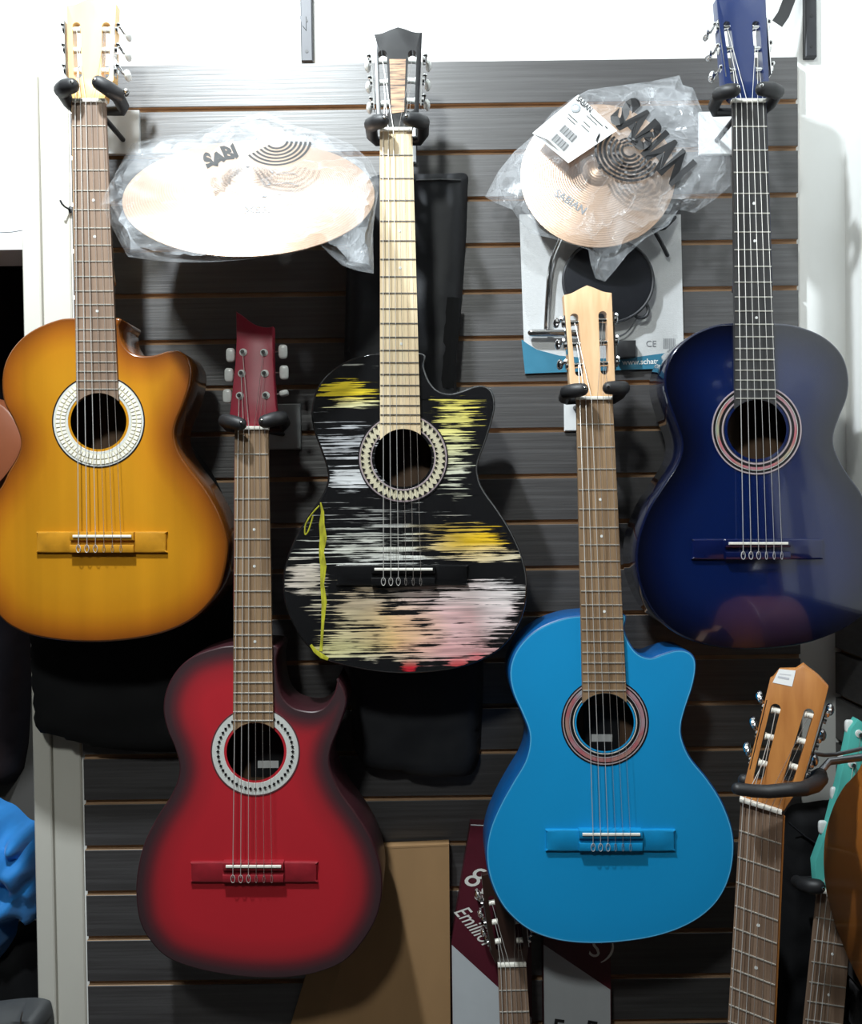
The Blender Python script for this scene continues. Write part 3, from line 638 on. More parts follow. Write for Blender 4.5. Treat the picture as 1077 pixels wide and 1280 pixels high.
# brushed multi-coloured paint strokes on the black guitar: colour and cover per patch (pixels)
PATCH = [(430, 489, 34, 13, (.92, .70, .05), 1.0), (440, 505, 30, 6, (.9, .86, .5), .9), (440, 455, 26, 6, (.55, .55, .50), .45), (432, 548, 40, 26, (.62, .63, .66), .55), (438, 600, 30, 14, (.85, .86, .88), .98), (405, 560, 14, 30, (.4, .4, .42), .4),
         (570, 520, 30, 20, (.80, .68, .14), .80), (566, 545, 24, 30, (.82, .78, .32), .80), (568, 585, 22, 30, (.78, .78, .62), .66), (475, 655, 90, 24, (.5, .5, .48), .42), (470, 690, 80, 24, (.88, .88, .78), .66), (500, 705, 70, 12, (.85, .86, .86), .68),
         (580, 678, 46, 20, (.92, .58, .03), 1.0), (604, 694, 38, 10, (.93, .80, .55), .95), (560, 660, 40, 10, (.62, .42, .05), .6), (382, 722, 24, 22, (.80, .70, .60), .92), (398, 745, 18, 30, (.62, .55, .40), .6),
         (450, 760, 34, 34, (.60, .48, .33), .86), (440, 795, 40, 26, (.74, .64, .36), .95), (500, 790, 44, 30, (.88, .55, .24), .98), (575, 775, 62, 40, (.92, .58, .58), 1.1), (600, 742, 54, 16, (.95, .90, .88), 1.1), (622, 760, 22, 34, (.95, .90, .90), 1.05), (560, 815, 52, 14, (.90, .45, .45), .95), (520, 745, 40, 20, (.75, .66, .60), .62),
         (430, 812, 40, 12, (.70, .66, .30), .85), (480, 822, 60, 8, (.8, .75, .6), .7), (573, 829, 14, 6, (.85, .02, .03), 1.3), (596, 821, 10, 5, (.8, .02, .05), 1.1), (512, 832, 12, 6, (.75, .03, .05), 1.2)]
def black_paint(v):
    v = np.asarray(v); num = np.zeros((len(v), 3)); w = np.full(len(v), 1e-6); cov = np.zeros(len(v))
    for (cx, cy, rx, ry, c, k) in PATCH:
        d = np.hypot((v[:, 0] - cx) / rx, (v[:, 1] - cy) / ry); q = np.clip((1.5 - d) / 1.1, 0, 1)
        num += (q * k)[:, None] * np.array(c); w += q * k; cov = np.maximum(cov, q * k * .92)
    return np.concatenate([num / w[:, None], np.ones((len(v), 1))], 1), cov
BLK['paint'] = black_paint; BLK['step'] = 4.0
def brushed():
    m = mat('brushed_paint', (0.01, 0.01, 0.011), 0.14, coat=0.9); nt = m.node_tree; b_ = nt.nodes['Principled BSDF']; N = nt.nodes.new; K = nt.links.new
    tc = N('ShaderNodeTexCoord'); mp = N('ShaderNodeMapping'); mp.inputs['Scale'].default_value = (9, 9, 420); K(tc.outputs['Object'], mp.inputs[0])
    n1 = N('ShaderNodeTexNoise'); n1.inputs['Scale'].default_value = 1; n1.inputs['Detail'].default_value = 5; n1.inputs['Roughness'].default_value = .6; n1.inputs['Distortion'].default_value = .25; K(mp.outputs[0], n1.inputs[0])
    m2 = N('ShaderNodeMapping'); m2.inputs['Scale'].default_value = (30, 30, 120); K(tc.outputs['Object'], m2.inputs[0])
    n2 = N('ShaderNodeTexNoise'); n2.inputs['Scale'].default_value = 1; n2.inputs['Detail'].default_value = 3; K(m2.outputs[0], n2.inputs[0])
    av = N('ShaderNodeMath'); av.operation = 'MULTIPLY_ADD'; K(n2.outputs['Fac'], av.inputs[0]); av.inputs[1].default_value = .35; K(n1.outputs['Fac'], av.inputs[2])
    ac = N('ShaderNodeAttribute'); ac.attribute_name = 'cover'; ap = N('ShaderNodeAttribute'); ap.attribute_name = 'paint'
    sc_ = N('ShaderNodeMath'); sc_.operation = 'MULTIPLY_ADD'; K(av.outputs[0], sc_.inputs[0]); sc_.inputs[1].default_value = 3.4; sc_.inputs[2].default_value = -2.30
    th = N('ShaderNodeMath'); th.operation = 'ADD'; K(ac.outputs['Fac'], th.inputs[0]); K(sc_.outputs[0], th.inputs[1])
    mr = N('ShaderNodeMapRange'); mr.inputs['From Min'].default_value = .50; mr.inputs['From Max'].default_value = .66; mr.clamp = True; K(th.outputs[0], mr.inputs['Value'])
    mx = N('ShaderNodeMixRGB'); K(mr.outputs[0], mx.inputs[0]); mx.inputs[1].default_value = (.010, .010, .011, 1); 
    n3 = N('ShaderNodeTexNoise'); n3.inputs['Scale'].default_value = 1; n3.inputs['Detail'].default_value = 2; m3 = N('ShaderNodeMapping'); m3.inputs['Scale'].default_value = (14, 14, 260); m3.inputs['Location'].default_value = (5, 3, 9); K(tc.outputs['Object'], m3.inputs[0]); K(m3.outputs[0], n3.inputs[0])
    r3 = N('ShaderNodeMapRange'); r3.inputs['From Min'].default_value = .35; r3.inputs['From Max'].default_value = .65; r3.inputs['To Min'].default_value = .62; r3.inputs['To Max'].default_value = 1.05; K(n3.outputs['Fac'], r3.inputs['Value'])
    mu = N('ShaderNodeMixRGB'); mu.blend_type = 'MULTIPLY'; mu.inputs[0].default_value = 1; K(ap.outputs['Color'], mu.inputs[1]); K(r3.outputs[0], mu.inputs[2])
    K(mu.outputs[0], mx.inputs[2]); K(mx.outputs[0], b_.inputs['Base Color'])
    return m
brush_top = brushed()
brush_head = mat('brushed_head', (0.02, 0.02, 0.022), 0.25, coat=.6, var=.3)

guitar('classical_guitar', 'amber sunburst classical guitar with a rounded cutaway and pale beaded rosette', YEL, dict(top=yel_top, side=yel_side, bridge=yel_bridge, neck=yel_head, head=yel_head, board=rosewood, roller=bone, button=pearl, keymetal=chrome, hole=yel_bridge))
gb = guitar('classical_guitar', 'black classical guitar with brushed yellow, pink and white paint strokes and pale fretboard', BLK, dict(top=brush_top, side=black_gloss, bridge=black_gloss, neck=black_gloss, head=brush_head, board=maple, roller=pearl, fret=mat('dark_fret', (.16, .15, .14), .35, metal=.6), hole=black_gloss))
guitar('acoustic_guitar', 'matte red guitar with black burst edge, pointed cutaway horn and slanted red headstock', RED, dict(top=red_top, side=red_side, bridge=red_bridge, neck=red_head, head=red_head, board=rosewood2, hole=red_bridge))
guitar('classical_guitar', 'satin sky blue classical guitar with a cutaway and natural wood headstock', CYA, dict(top=cy_top, side=cy_side, bridge=cy_bridge, neck=nat_neck, head=nat_head, board=rosewood2, roller=chrome, button=chrome, hole=cy_bridge), depth=.074)
guitar('classical_guitar', 'glossy dark blue burst classical guitar without a cutaway, blue headstock', BLU, dict(top=blu_top, side=blu_side, bridge=blu_bridge, neck=blu_head, head=blu_head, board=ebony, roller=chrome, button=chrome, hole=blu_side, treble=wound))

# brushed stroke strip down the middle of the black headstock and vertical drips on its body
gorg = gb.location
def px_strip(name, pts, w, Y, m_, parent, org, dy=.0006):
    mb = MB(); L = []
    for i, p in enumerate(pts):
        q = pts[min(i + 1, len(pts) - 1)]; o_ = pts[max(i - 1, 0)]; d = Vector((q[0] - o_[0], q[1] - o_[1])).normalized()
        ww = w[i] if isinstance(w, (list, tuple)) else w
        a_ = at(p[0] - d.y * ww, p[1] + d.x * ww, Y); c_ = at(p[0] + d.y * ww, p[1] - d.x * ww, Y); L.append([a_, (a_ + c_) / 2 - Vector((0, dy, 0)), c_])
    mb.loops(L, 0, False); return mb.build(name, m_, parent, org)
drip = mat('yellow_green_drip', (.62, .60, .05), .25, coat=.6, col2=(.30, .28, .03), scale=(200, 200, 60))
gold_strip = mat('bronze_strokes', (.62, .38, .22), .3, col2=(.05, .04, .04), scale=(30, 30, 330))
px_strip('paint_drip', [(400.5, 628), (403, 640), (402, 655), (404, 672), (401.5, 690), (404, 708), (402.5, 730), (405, 752), (403.5, 775), (402, 800), (401, 814)], [.8, 2, 3.4, 4.4, 3.2, 4.0, 2.4, 3.4, 2.0, 1.6, 2], 1.2745, drip, gb, gorg)
px_strip('paint_drip', spline([(399, 632), (390, 642), (382, 655), (381, 668), (385, 664), (389, 652), (391, 645)], 4, False), .9, 1.2745, drip, gb, gorg)
px_strip('paint_drip', [(388, 806), (394, 814), (402, 820), (410, 824)], [1.5, 2.5, 3, 2], 1.2745, drip, gb, gorg)
hk = .16 / ppm(1.275)
px_strip_Y = lambda y: 1.275 - .002 + hk * (163 - y)
mb = MB(); mb.loops([[at(486.5, 74, px_strip_Y(74)) - Vector((0, .0006, 0)), at(507, 74, px_strip_Y(74)) - Vector((0, .0006, 0))], [at(489, 142, px_strip_Y(142)) - Vector((0, .0006, 0)), at(505, 140, px_strip_Y(140)) - Vector((0, .0006, 0))]], 0, False)
mb.build('headstock_paint', gold_strip, gb, gorg)

hanger('black padded hanger holding the amber guitar, white wall plate', 1.275, ((90, 107), (124, 104)), ((77, 113), (146, 118)), plate_white, rr=.0112)
hanger('black padded hanger holding the brush-painted black guitar', 1.275, ((478, 151), (511, 149)), ((463.5, 156), (528.5, 153)), plate_white, platedim=(.036, .06), plate_off=(.008, .026))
hanger('black padded hanger holding the matte red guitar, dark grey plate', 1.275, ((300, 530), (331, 527)), ((281.5, 526), (352, 522)), plate_grey, platedim=(.058, .075), plate_off=(.02, .0))
hanger('black padded hanger holding the sky blue guitar, narrow pale plate', 1.275, ((727, 487), (761, 485)), ((708, 490), (778.5, 485)), plate_white, platedim=(.036, .06), plate_off=(-.006, -.02))
hanger('black padded hanger holding the dark blue guitar, pale plate', 1.275, ((917, 113), (952, 111)), ((898.5, 118), (971, 115)), plate_white, platedim=(.058, .07))

# ------------------------------------------------------------------ soft things
def nz(x, y, sc, seed=0): return noise.noise(Vector((x * sc + seed * 7.3, y * sc + 3.1 * seed, seed)))
def pillow(name, outline, Yb, thick, m_, label=None, cat=None, amp=0.004, nsc=0.03, step=9.0, rr=30.0, parent=None, org=None, root=True, smooth=60, folds=0.0):
    out = spline(outline, 4); v, t = fill(out, (), step); d = dist(v, out)
    prof = np.sqrt(np.clip(1 - (1 - np.clip(d / rr, 0, 1)) ** 2, 0, 1))
    F_ = []
    for (x, y), k in zip(v, prof):
        n_ = nz(x, y, nsc, 1) * amp + nz(x, y, nsc * 2.7, 2) * amp * .5
        if folds: n_ += folds * (abs(nz(x * 1.0, y * .45, nsc * 1.6, 5)) - .25)
        F_.append(at(x, y, Yb) - Vector((0, (thick * k + n_ * min(1, k * 1.5)), 0)))
    up_ = lambda p: Vector((p.x, p.y, max(p.z, .001)))
    F_ = [up_(p) for p in F_]; mb = MB(); mb.add(F_, t)
    v2, t2 = fill(out); mb.add([up_(at(x, y, Yb)) for x, y in v2], [q[::-1] for q in t2])
    base = org or at(sum(p[0] for p in out) / len(out), max(p[1] for p in out), Yb - thick / 2)
    if parent: return mb.build(name, m_, parent, org, smooth=smooth)
    r = thing(name, label, cat, base); mb.build('shell' if cat != 'jacket' else 'cloth', m_, r, base, smooth=smooth)
    return r

b1 = pillow('gig_bag', [(44, 560), (38, 700), (42, 840), (46, 900), (56, 915), (80, 922), (110, 931), (180, 940), (250, 936), (288, 915), (300, 860), (298, 760), (290, 660), (270, 600), (240, 560), (200, 530), (120, 505), (64, 520)], YB - .001, .040, bag_cloth, 'flat black gig bag hanging behind the amber guitar', 'gig bag', rr=22)
b2 = pillow('gig_bag', [(437, 262), (433, 340), (430, 440), (424, 560), (428, 700), (438, 860), (448, 948), (500, 966), (560, 971), (594, 962), (602, 900), (604, 800), (598, 640), (584, 560), (570, 478), (576, 390), (582, 300), (584, 240), (583, 218), (560, 217), (520, 219), (460, 222), (440, 232)], YB - .001, .034, bag_cloth2, 'long black gig bag hanging behind the brush-painted black guitar', 'gig bag', rr=16, amp=.005, nsc=.022)
px_strip('zip_flap', [(566, 372), (564, 410), (561, 450), (559, 485)], [8, 9, 9, 8], YB - .036, bag_cloth, b2, b2.location, dy=.004)
px_strip('seam_piping', [(520, 226), (550, 225), (576, 226)], 2.0, YB - .0365, black_rubber, b2, b2.location, dy=.002)
b3 = pillow('gig_bag', [(984, 1010), (1010, 1003), (1034, 1000), (1044, 1006), (1046, 1100), (1044, 1300), (1040, 1850), (960, 1850), (958, 1300), (968, 1150), (976, 1050)], YB - .002, .040, bag_cloth, 'black cloth gig bag behind the cedar guitar neck', 'gig bag', rr=14, amp=.008, nsc=.03)
px_strip('seam_piping', [(985, 1028), (1005, 1045), (1022, 1056), (1040, 1062)], 1.2, YB - .045, bag_cloth2, b3, b3.location, dy=.002)

# ------------------------------------------------------------------ text
def text_mesh(s, bold=0.0, shear=0.0):
    cu = bpy.data.curves.new('t', 'FONT'); cu.body = s; cu.size = 1.0; cu.offset = bold; cu.shear = shear; cu.resolution_u = 3; cu.align_x = 'CENTER'; cu.align_y = 'CENTER'
    o = bpy.data.objects.new('t', cu); COL.objects.link(o); dg = bpy.context.evaluated_depsgraph_get(); me = bpy.data.meshes.new_from_object(o.evaluated_get(dg))
    v = [(p.co.x, p.co.y) for p in me.vertices]; f = [tuple(p.vertices) for p in me.polygons]
    bpy.data.objects.remove(o); bpy.data.curves.remove(cu); bpy.data.meshes.remove(me); return v, f
def text_px(name, s, c, ang, size, Yf, m_, parent, org, bold=0.0, shear=0.0, sx=1.0, wave=None):
    v, f = text_mesh(s, bold, shear); a = math.radians(ang); P_ = []
    for u, w in v:
        u *= sx * size; w *= size
        if wave: w += wave(u)
        x = c[0] + u * math.cos(a) + w * math.sin(a); y = c[1] + u * math.sin(a) - w * math.cos(a)
        P_.append(at(x, y, Yf(x, y)))
    mb = MB(); mb.add(P_, f); return mb.build(name, m_, parent, org, smooth=0)
def quad_px(mb, q, Yf):
    return mb.add([at(*p, Yf(*p)) for p in q], [tuple(range(len(q)))])

# ------------------------------------------------------------------ cymbals in plastic bags
cym_mat = mat('cymbal_bronze', (0.60, 0.42, 0.31), 0.38, metal=0.7, var=0.10, scale=(6, 6, 6))
nt = cym_mat.node_tree; N = nt.nodes.new
tc = N('ShaderNodeTexCoord'); wv = N('ShaderNodeTexWave'); wv.wave_type = 'RINGS'; wv.rings_direction = 'Z'; wv.inputs['Scale'].default_value = 90; wv.inputs['Distortion'].default_value = .4
nt.links.new(tc.outputs['Object'], wv.inputs[0]); bp = N('ShaderNodeBump'); bp.inputs['Strength'].default_value = .25; bp.inputs['Distance'].default_value = .0006
nt.links.new(wv.outputs['Fac'], bp.inputs['Height']); nt.links.new(bp.outputs[0], nt.nodes['Principled BSDF'].inputs['Normal'])
def cymbal(label, c, n, R, bell):
    n = Vector(n).normalized(); xa = Vector((1, 0, 0)); xa = (xa - n * xa.dot(n)).normalized(); ya = n.cross(xa)
    rot = Matrix((xa, ya, n)).transposed()
    root = thing('cymbal', label, 'cymbal', c); root.rotation_euler = rot.to_euler()
    prof = []
    for i in range(25):
        r = R * i / 24; h = -.030 * (r / .203) ** 1.7 * (R / .203) ** .2
        h += bell * .42 * max(0, 1 - (r / bell) ** 2) ** .6 if r < bell else 0
        prof.append((max(r, .003), h))
    L = [[Vector((r * math.cos(u), r * math.sin(u), h)) for u in [2 * math.pi * k / 72 for k in range(72)]] for r, h in prof]
    L2 = [[p - Vector((0, 0, .0012)) for p in l] for l in reversed(L)]
    mb = MB(); mb.loops(L + L2); mb.build('disc', cym_mat, root, (0, 0, 0), smooth=40)
    return root, rot
c1 = at(311, 221, 1.256); e_ = math.radians(45); n1 = Vector((.05, -math.cos(e_), math.sin(e_)))
cy1, rot1 = cymbal('large bronze cymbal lying tilted in a clear plastic bag', c1, n1, .181, .034)
c2 = at(748, 214, 1.372); n2 = Vector((-.05, -.97, .16))
cy2, rot2 = cymbal('small bronze splash cymbal in a clear bag with white label', c2, n2, .122, .024)

def plastic():
    m = bpy.data.materials.new('clear_plastic_film'); m.use_nodes = True; nt = m.node_tree; N = nt.nodes.new; K = nt.links.new
    b_ = nt.nodes['Principled BSDF']; b_.inputs['Base Color'].default_value = (.88, .92, .97, 1); b_.inputs['Roughness'].default_value = .16; b_.inputs['Specular IOR Level'].default_value = .9
    tc = N('ShaderNodeTexCoord'); n_ = N('ShaderNodeTexNoise'); n_.inputs['Scale'].default_value = 9; n_.inputs['Detail'].default_value = 6; n_.inputs['Distortion'].default_value = 1.2
    K(tc.outputs['Object'], n_.inputs[0])
    v_ = N('ShaderNodeTexVoronoi'); v_.feature = 'DISTANCE_TO_EDGE'; v_.inputs['Scale'].default_value = 16
    mx = N('ShaderNodeMixRGB'); mx.inputs[0].default_value = .12; K(tc.outputs['Object'], mx.inputs[1]); K(n_.outputs['Color'], mx.inputs[2]); K(mx.outputs[0], v_.inputs['Vector'])
    mr = N('ShaderNodeMapRange'); mr.inputs['From Min'].default_value = 0; mr.inputs['From Max'].default_value = .05; mr.inputs['To Min'].default_value = 1; mr.inputs['To Max'].default_value = 0; K(v_.outputs['Distance'], mr.inputs['Value'])
    ar = N('ShaderNodeMapRange'); ar.inputs['From Min'].default_value = .4; ar.inputs['From Max'].default_value = .75; ar.inputs['To Min'].default_value = .06; ar.inputs['To Max'].default_value = .30; K(n_.outputs['Fac'], ar.inputs['Value'])
    ad = N('ShaderNodeMath'); ad.operation = 'MULTIPLY_ADD'; K(mr.outputs[0], ad.inputs[0]); ad.inputs[1].default_value = .10; K(ar.outputs[0], ad.inputs[2]); K(ad.outputs[0], b_.inputs['Alpha'])
    bp = N('ShaderNodeBump'); bp.inputs['Strength'].default_value = .8; bp.inputs['Distance'].default_value = .006; sm_ = N('ShaderNodeMath'); sm_.operation = 'MULTIPLY_ADD'; K(mr.outputs[0], sm_.inputs[0]); sm_.inputs[1].default_value = .35; K(n_.outputs['Fac'], sm_.inputs[2]); K(sm_.outputs[0], bp.inputs['Height']); K(bp.outputs[0], b_.inputs['Normal'])
    return m
film = plastic()
def sheet(mb, outline, Yf, step, amp, nsc, seed):
    out = outline; v, t = fill(out, (), step, .35)
    mb.add([at(x, y, Yf(x, y) + amp * (nz(x, y, nsc, seed) + .6 * abs(nz(x, y, nsc * 2.3, seed + 3)))) for x, y in v], t)
def planeY(c, n, off, lo, hi):
    def f(x, y):
        d = RM @ Vector(((x - CX) / F, (CY - y) / F, -1.0)); t = n.dot(c - CAM) / n.dot(d); Y = d.y * t
        if t <= 0: Y = hi
        return min(max(Y + off, lo), hi)
    return f
BG1 = [(125, 256), (138, 228), (150, 206), (166, 178), (200, 171), (240, 166), (262, 160), (290, 150), (328, 140), (345, 146), (372, 158), (405, 166), (440, 181), (462, 200), (472, 218), (473, 240), (469, 262), (466, 290), (467, 342), (448, 339), (428, 332), (412, 318), (398, 303), (384, 312), (362, 318), (330, 321), (300, 325), (262, 328), (222, 328), (188, 325), (160, 321), (148, 300), (136, 276)]
BG2 = [(606, 246), (622, 215), (642, 190), (668, 168), (690, 140), (716, 122), (736, 112), (780, 106), (812, 102), (849, 94), (853, 106), (866, 110), (878, 140), (909, 160), (912, 195), (913, 232), (892, 250), (868, 266), (848, 262), (835, 282), (806, 298), (784, 318), (770, 336), (756, 352), (744, 348), (738, 330), (735, 312), (716, 306), (690, 298), (664, 292), (652, 280), (640, 262), (620, 254)]
def bag_films(outline, rimY, gf, gb_, w):
    """front and back film meet along the bag's outline and swell apart inside it"""
    oa = np.asarray(outline)
    def g(x, y): return min(1.0, float(dist(np.array([[x, y]]), oa)[0]) / w) ** .5
    return (lambda x, y: rimY(x, y) - .0008 - gf * g(x, y)), (lambda x, y: min(rimY(x, y) + .0008 + gb_ * g(x, y), YB - .0035))
pl1 = planeY(c1, n1, .050, 1.02, 1.423)
rim1 = lambda x, y: pl1(x, y) - max(0.0, 150 - x) * .0052
Yb1, Yb1b = bag_films(BG1, rim1, .116, .050, 9.0)
bag1 = thing('plastic_bag', 'crumpled clear plastic bag around the large cymbal', 'plastic bag', at(300, 328, 1.2)); mb = MB()
sheet(mb, BG1, Yb1, 9, .005, .05, 1); mb.build('film_front', film, bag1, bag1.location, smooth=18)
mb = MB(); sheet(mb, BG1, Yb1b, 9, .002, .05, 4); mb.build('film_back', film, bag1, bag1.location, smooth=18)
pl2 = planeY(c2, n2, .012, 1.30, 1.418)
rim2 = lambda x, y: pl2(x, y) - .0012 * max(0.0, x - 850)
Yb2, Yb2b = bag_films(BG2, rim2, .042, .014, 12.0)
bag2 = thing('plastic_bag', 'crumpled clear plastic bag around the small cymbal, printed in black', 'plastic bag', at(750, 352, 1.36)); mb = MB()
sheet(mb, BG2, Yb2, 9, .007, .055, 2); mb.build('film_front', film, bag2, bag2.location, smooth=18)
mb = MB(); sheet(mb, BG2, Yb2b, 12, .001, .05, 6); mb.build('film_back', film, bag2, bag2.location, smooth=18)
def wY(Yf, amp, nsc, seed, off): return lambda x, y: Yf(x, y) + amp * (nz(x, y, nsc, seed) + .6 * abs(nz(x, y, nsc * 2.3, seed + 3))) - off
P1 = wY(Yb1, .005, .05, 1, .004); P2 = wY(Yb2, .007, .055, 2, .004)
text_px('brand_print', 'SABIAN', (814, 178), 47, 54, P2, ink, bag2, bag2.location, bold=.06, sx=.64)
def arcs(name, c, rx, ry, a0, a1, n, w, Yf, bag, tilt=0.0, r0=.16):
    mb = MB()
    for k in range(n):
        f0 = r0 + (1 - r0) * (k + .0) / n; f1 = f0 + (1 - r0) / n * w; L = [[], []]
        for i in range(33):
            u = math.radians(a0 + (a1 - a0) * i / 32)
            for f_, l in ((f0, L[0]), (f1, L[1])):
                x, y = rx * f_ * math.cos(u), ry * f_ * math.sin(u); T = math.radians(tilt)
                p = (c[0] + x * math.cos(T) - y * math.sin(T), c[1] + x * math.sin(T) + y * math.cos(T)); l.append(at(*p, Yf(*p)))
        mb.loops(L, 0, False)
    return mb.build(name, ink, bag, bag.location, smooth=0)
arcs('ring_print', (786, 188), 46, 41, 15, 215, 7, .58, P2, bag2, 12)
arcs('ring_print', (786, 188), 20, 18, 215, 300, 3, .55, P2, bag2, 12, .3)
arcs('ring_print', (346, 176), 46, 33, 8, 150, 6, .55, P1, bag1, -4, .25)
text_px('brand_print', 'SABI', (276, 196), -24, 23, P1, ink, bag1, bag1.location, bold=.06, sx=.95, wave=lambda u: 2.6 * math.sin(u * .3))
# white sticker on the small bag
SY = lambda x, y: Yb2(x, y) - .006
mb = MB(); stk = [(722.4, 118.5), (771, 163), (710, 204), (665, 166.5)]
v, t = fill(stk, (), 8); mb.add([at(x, y, SY(x, y)) for x, y in v], t); sk = mb.build('price_label', paper, bag2, bag2.location, smooth=0)
SY2 = lambda x, y: SY(x, y) - .0015
text_px('label_text', 'SABIAN', (730, 130.5), 43, 9, SY2, ink, sk, bag2.location, bold=.03, sx=.8)
def along(o, u, v): d = Vector((.735, .678)); n_ = Vector((-.678, .735)); return (o[0] + d.x * u + n_.x * v, o[1] + d.y * u + n_.y * v)
mb = MB()
for (u0, v0, w, h) in [(26, 6, 22, 1.0), (24, 10, 18, .8), (6, 24, 16, 1.0), (26, 18, 12, .9), (8, 28, 14, .9), (27, 23, 14, .8), (50, 4, 5, 1.2)]:
    quad_px(mb, [along((722, 120), *q) for q in ((u0, v0), (u0 + w, v0), (u0 + w, v0 + h), (u0, v0 + h))], SY2)
mb.build('label_text', ink, sk, bag2.location, smooth=0)
mb = MB()
for (u0, v0) in ((12, 37), (12, 52)):
    x = u0
    for k in range(15):
        w = (.7, 1.2, .5)[k % 3]; quad_px(mb, [along((722, 120), *q) for q in ((x, v0), (x + w, v0), (x + w, v0 + 11), (x, v0 + 11))], SY2); x += w + (.6, .9)[k % 2]
mb.build('barcode', ink, sk, bag2.location, smooth=0)
arcs_l = MB()
mb = MB(); mb.loops([[at(*p, SY2(*p)) for p in circle((719, 134), 6.5, 20)], [at(*p, SY2(*p)) for p in circle((719, 134), 3.5, 20)]]); mb.build('label_emblem', mat('pale_ink', (.3, .32, .34), .5), sk, bag2.location, smooth=0)
# prints on the cymbals themselves
def disc_print(root, rot, name, s, u, v, size, ang, m_, R, bold=.02):
    vv, f = text_mesh(s, bold); a = math.radians(ang); P_ = []
    for x, y in vv:
        X = u + size * (x * math.cos(a) - y * math.sin(a)); Y_ = v + size * (x * math.sin(a) + y * math.cos(a)); r = math.hypot(X, Y_)
        P_.append(Vector((X, Y_, -.030 * (r / .203) ** 1.7 * (R / .203) ** .2 + .0008)))
    mb = MB(); mb.add(P_, f); mb.build(name, m_, root, (0, 0, 0), smooth=0)
disc_print(cy1, rot1, 'series_print', 'XSR', .022, -.085, .020, 8, grey_ink, .2)
disc_print(cy2, rot2, 'brand_print', 'SABIAN', -.046, -.048, .017, -38, grey_ink, .122)
mb = MB()
for (x, y, w) in ((.03, .015, .03), (.03, -.018, .034), (.028, -.05, .03)):
    L = [[], []]
    for i in range(9):
        X = x + w * i / 8 + .008; Y_ = y + .008 * math.sin(i / 8 * 2.4); r = math.hypot(X, Y_); h = -.030 * (r / .203) ** 1.7 + (.034 * .42 * max(0, 1 - (r / .034) ** 2) ** .6 if r < .034 else 0) + .001
        L[0].append(Vector((X, Y_ - .0009, h))); L[1].append(Vector((X, Y_ + .0009, h)))
    mb.loops(L, 0, False)
    r = math.hypot(x, y); h = -.030 * (r / .203) ** 1.7 + (.034 * .42 * max(0, 1 - (r / .034) ** 2) ** .6 if r < .034 else 0) + .0012
    mb.add([(x - .003, y - .004, h), (x + .003, y - .004, h), (x + .003, y + .004, h), (x - .003, y + .004, h)], [(0, 1, 2, 3)])
mb.build('maker_marks', grey_ink, cy1, (0, 0, 0), smooth=0)
# pegs that carry the bagged cymbals
for (px, py, Ye, lab) in ((262, 203, 1.4255, 'steel display peg under the large bagged cymbal'), (750, 165, 1.4235, 'steel display peg behind the small bagged cymbal')):
    q = at(px, py, YB); r = thing('display_peg', lab, 'peg', q, 'steel pegs on the slat board')
    mb = MB(); mb.capsule([q + Vector((0, .001, 0)), Vector((q.x, Ye, q.z))], .0028, 8); mb.build('rod', steel, r, q)
    mb = MB(); mb.box((q.x, YB - .002, q.z), (.022, .004, .05), bev=.001); mb.build('back_plate', steel, r, q)
# little wire hook on the white wall left of the amber neck
q = at(87, 262, YW - .006); r = thing('wire_hook', 'thin dark wire hook on the white wall left of the amber guitar neck', 'hook', q)
mb = MB(); mb.capsule([at(88, 262, YW - .005), at(85.5, 261, YW - .012), at(81, 258.5, YW - .02), at(77.5, 255, YW - .028), at(75.5, 251, YW - .03)], .0016, 8); mb.build('wire', black_metal, r, q)
mb = MB(); mb.ellipsoid(at(88, 262, YW - .0065), (.004, .0018, .006), 8, 4); mb.build('base', black_metal, r, q)

# ------------------------------------------------------------------ blister pack with a pop filter
card_w = mat('pack_card', (.66, .67, .68), .4, var=.05, scale=(200, 200, 200), bump=.2, bscale=(400, 400, 1200))
card_b = mat('pack_blue', (.05, .22, .34), .35, var=.12, scale=(20, 20, 20))
Yk = YB - .004
pk = thing('pop_filter_pack', 'white and blue blister pack with a round black microphone pop filter', 'package', at(752, 466, YB - .01)); ko = pk.location.copy()
cst = lambda Yv: (lambda x, y: Yv)
mb = MB(); plate(mb, [(649, 268), (850.5, 268), (854, 424), (852, 462), (816, 461), (656, 467)], cst(Yk), .003); mb.build('card', card_w, pk, ko)
mb = MB(); plate(mb, [(651.5, 424), (658, 429), (670.6, 437), (699, 444.5), (740, 448), (783, 448), (840, 440), (853.8, 430), (852, 462), (816, 461), (656, 467)], cst(Yk - .0008), .0007); mb.build('blue_band', card_b, pk, ko)
mb = MB(); mb.capsule([at(*p, Yk - .012) for p in spline([(704, 288), (699, 301), (690, 323), (686, 345), (684.5, 365), (683, 390), (682, 412)], 4, False)], .0040, 10); mb.build('gooseneck', chrome, pk, ko)
mb = MB(); mb.capsule([at(664, 416, Yk - .012), at(700, 416.5, Yk - .012), at(720, 417, Yk - .012)], .0062, 12); mb.build('clamp_tube', chrome, pk, ko)
dsk = circle((760, 351), 55, 56, 51)
mb = MB(); plate(mb, dsk, cst(Yk - .022), .008, bev=2.5); fd = mb.build('filter_disc', mat('filter_black', (.008, .009, .014), .7, spec=.25, var=.2), pk, ko)
mb = MB(); mb.tube([at(*p, Yk - .019) for p in circle((760, 351), 56, 57, 52)] + [at(816, 351, Yk - .019)], .0028, 8); mb.build('rim', black_metal, fd, ko)
mb = MB(); mb.capsule([at(*p, Yk - .014) for p in spline([(773, 401), (788, 394), (800, 386), (807, 380), (810, 388), (806, 396), (797, 397), (792, 392)], 4, False)], .0030, 8); mb.build('swivel_clip', black_metal, pk, ko)
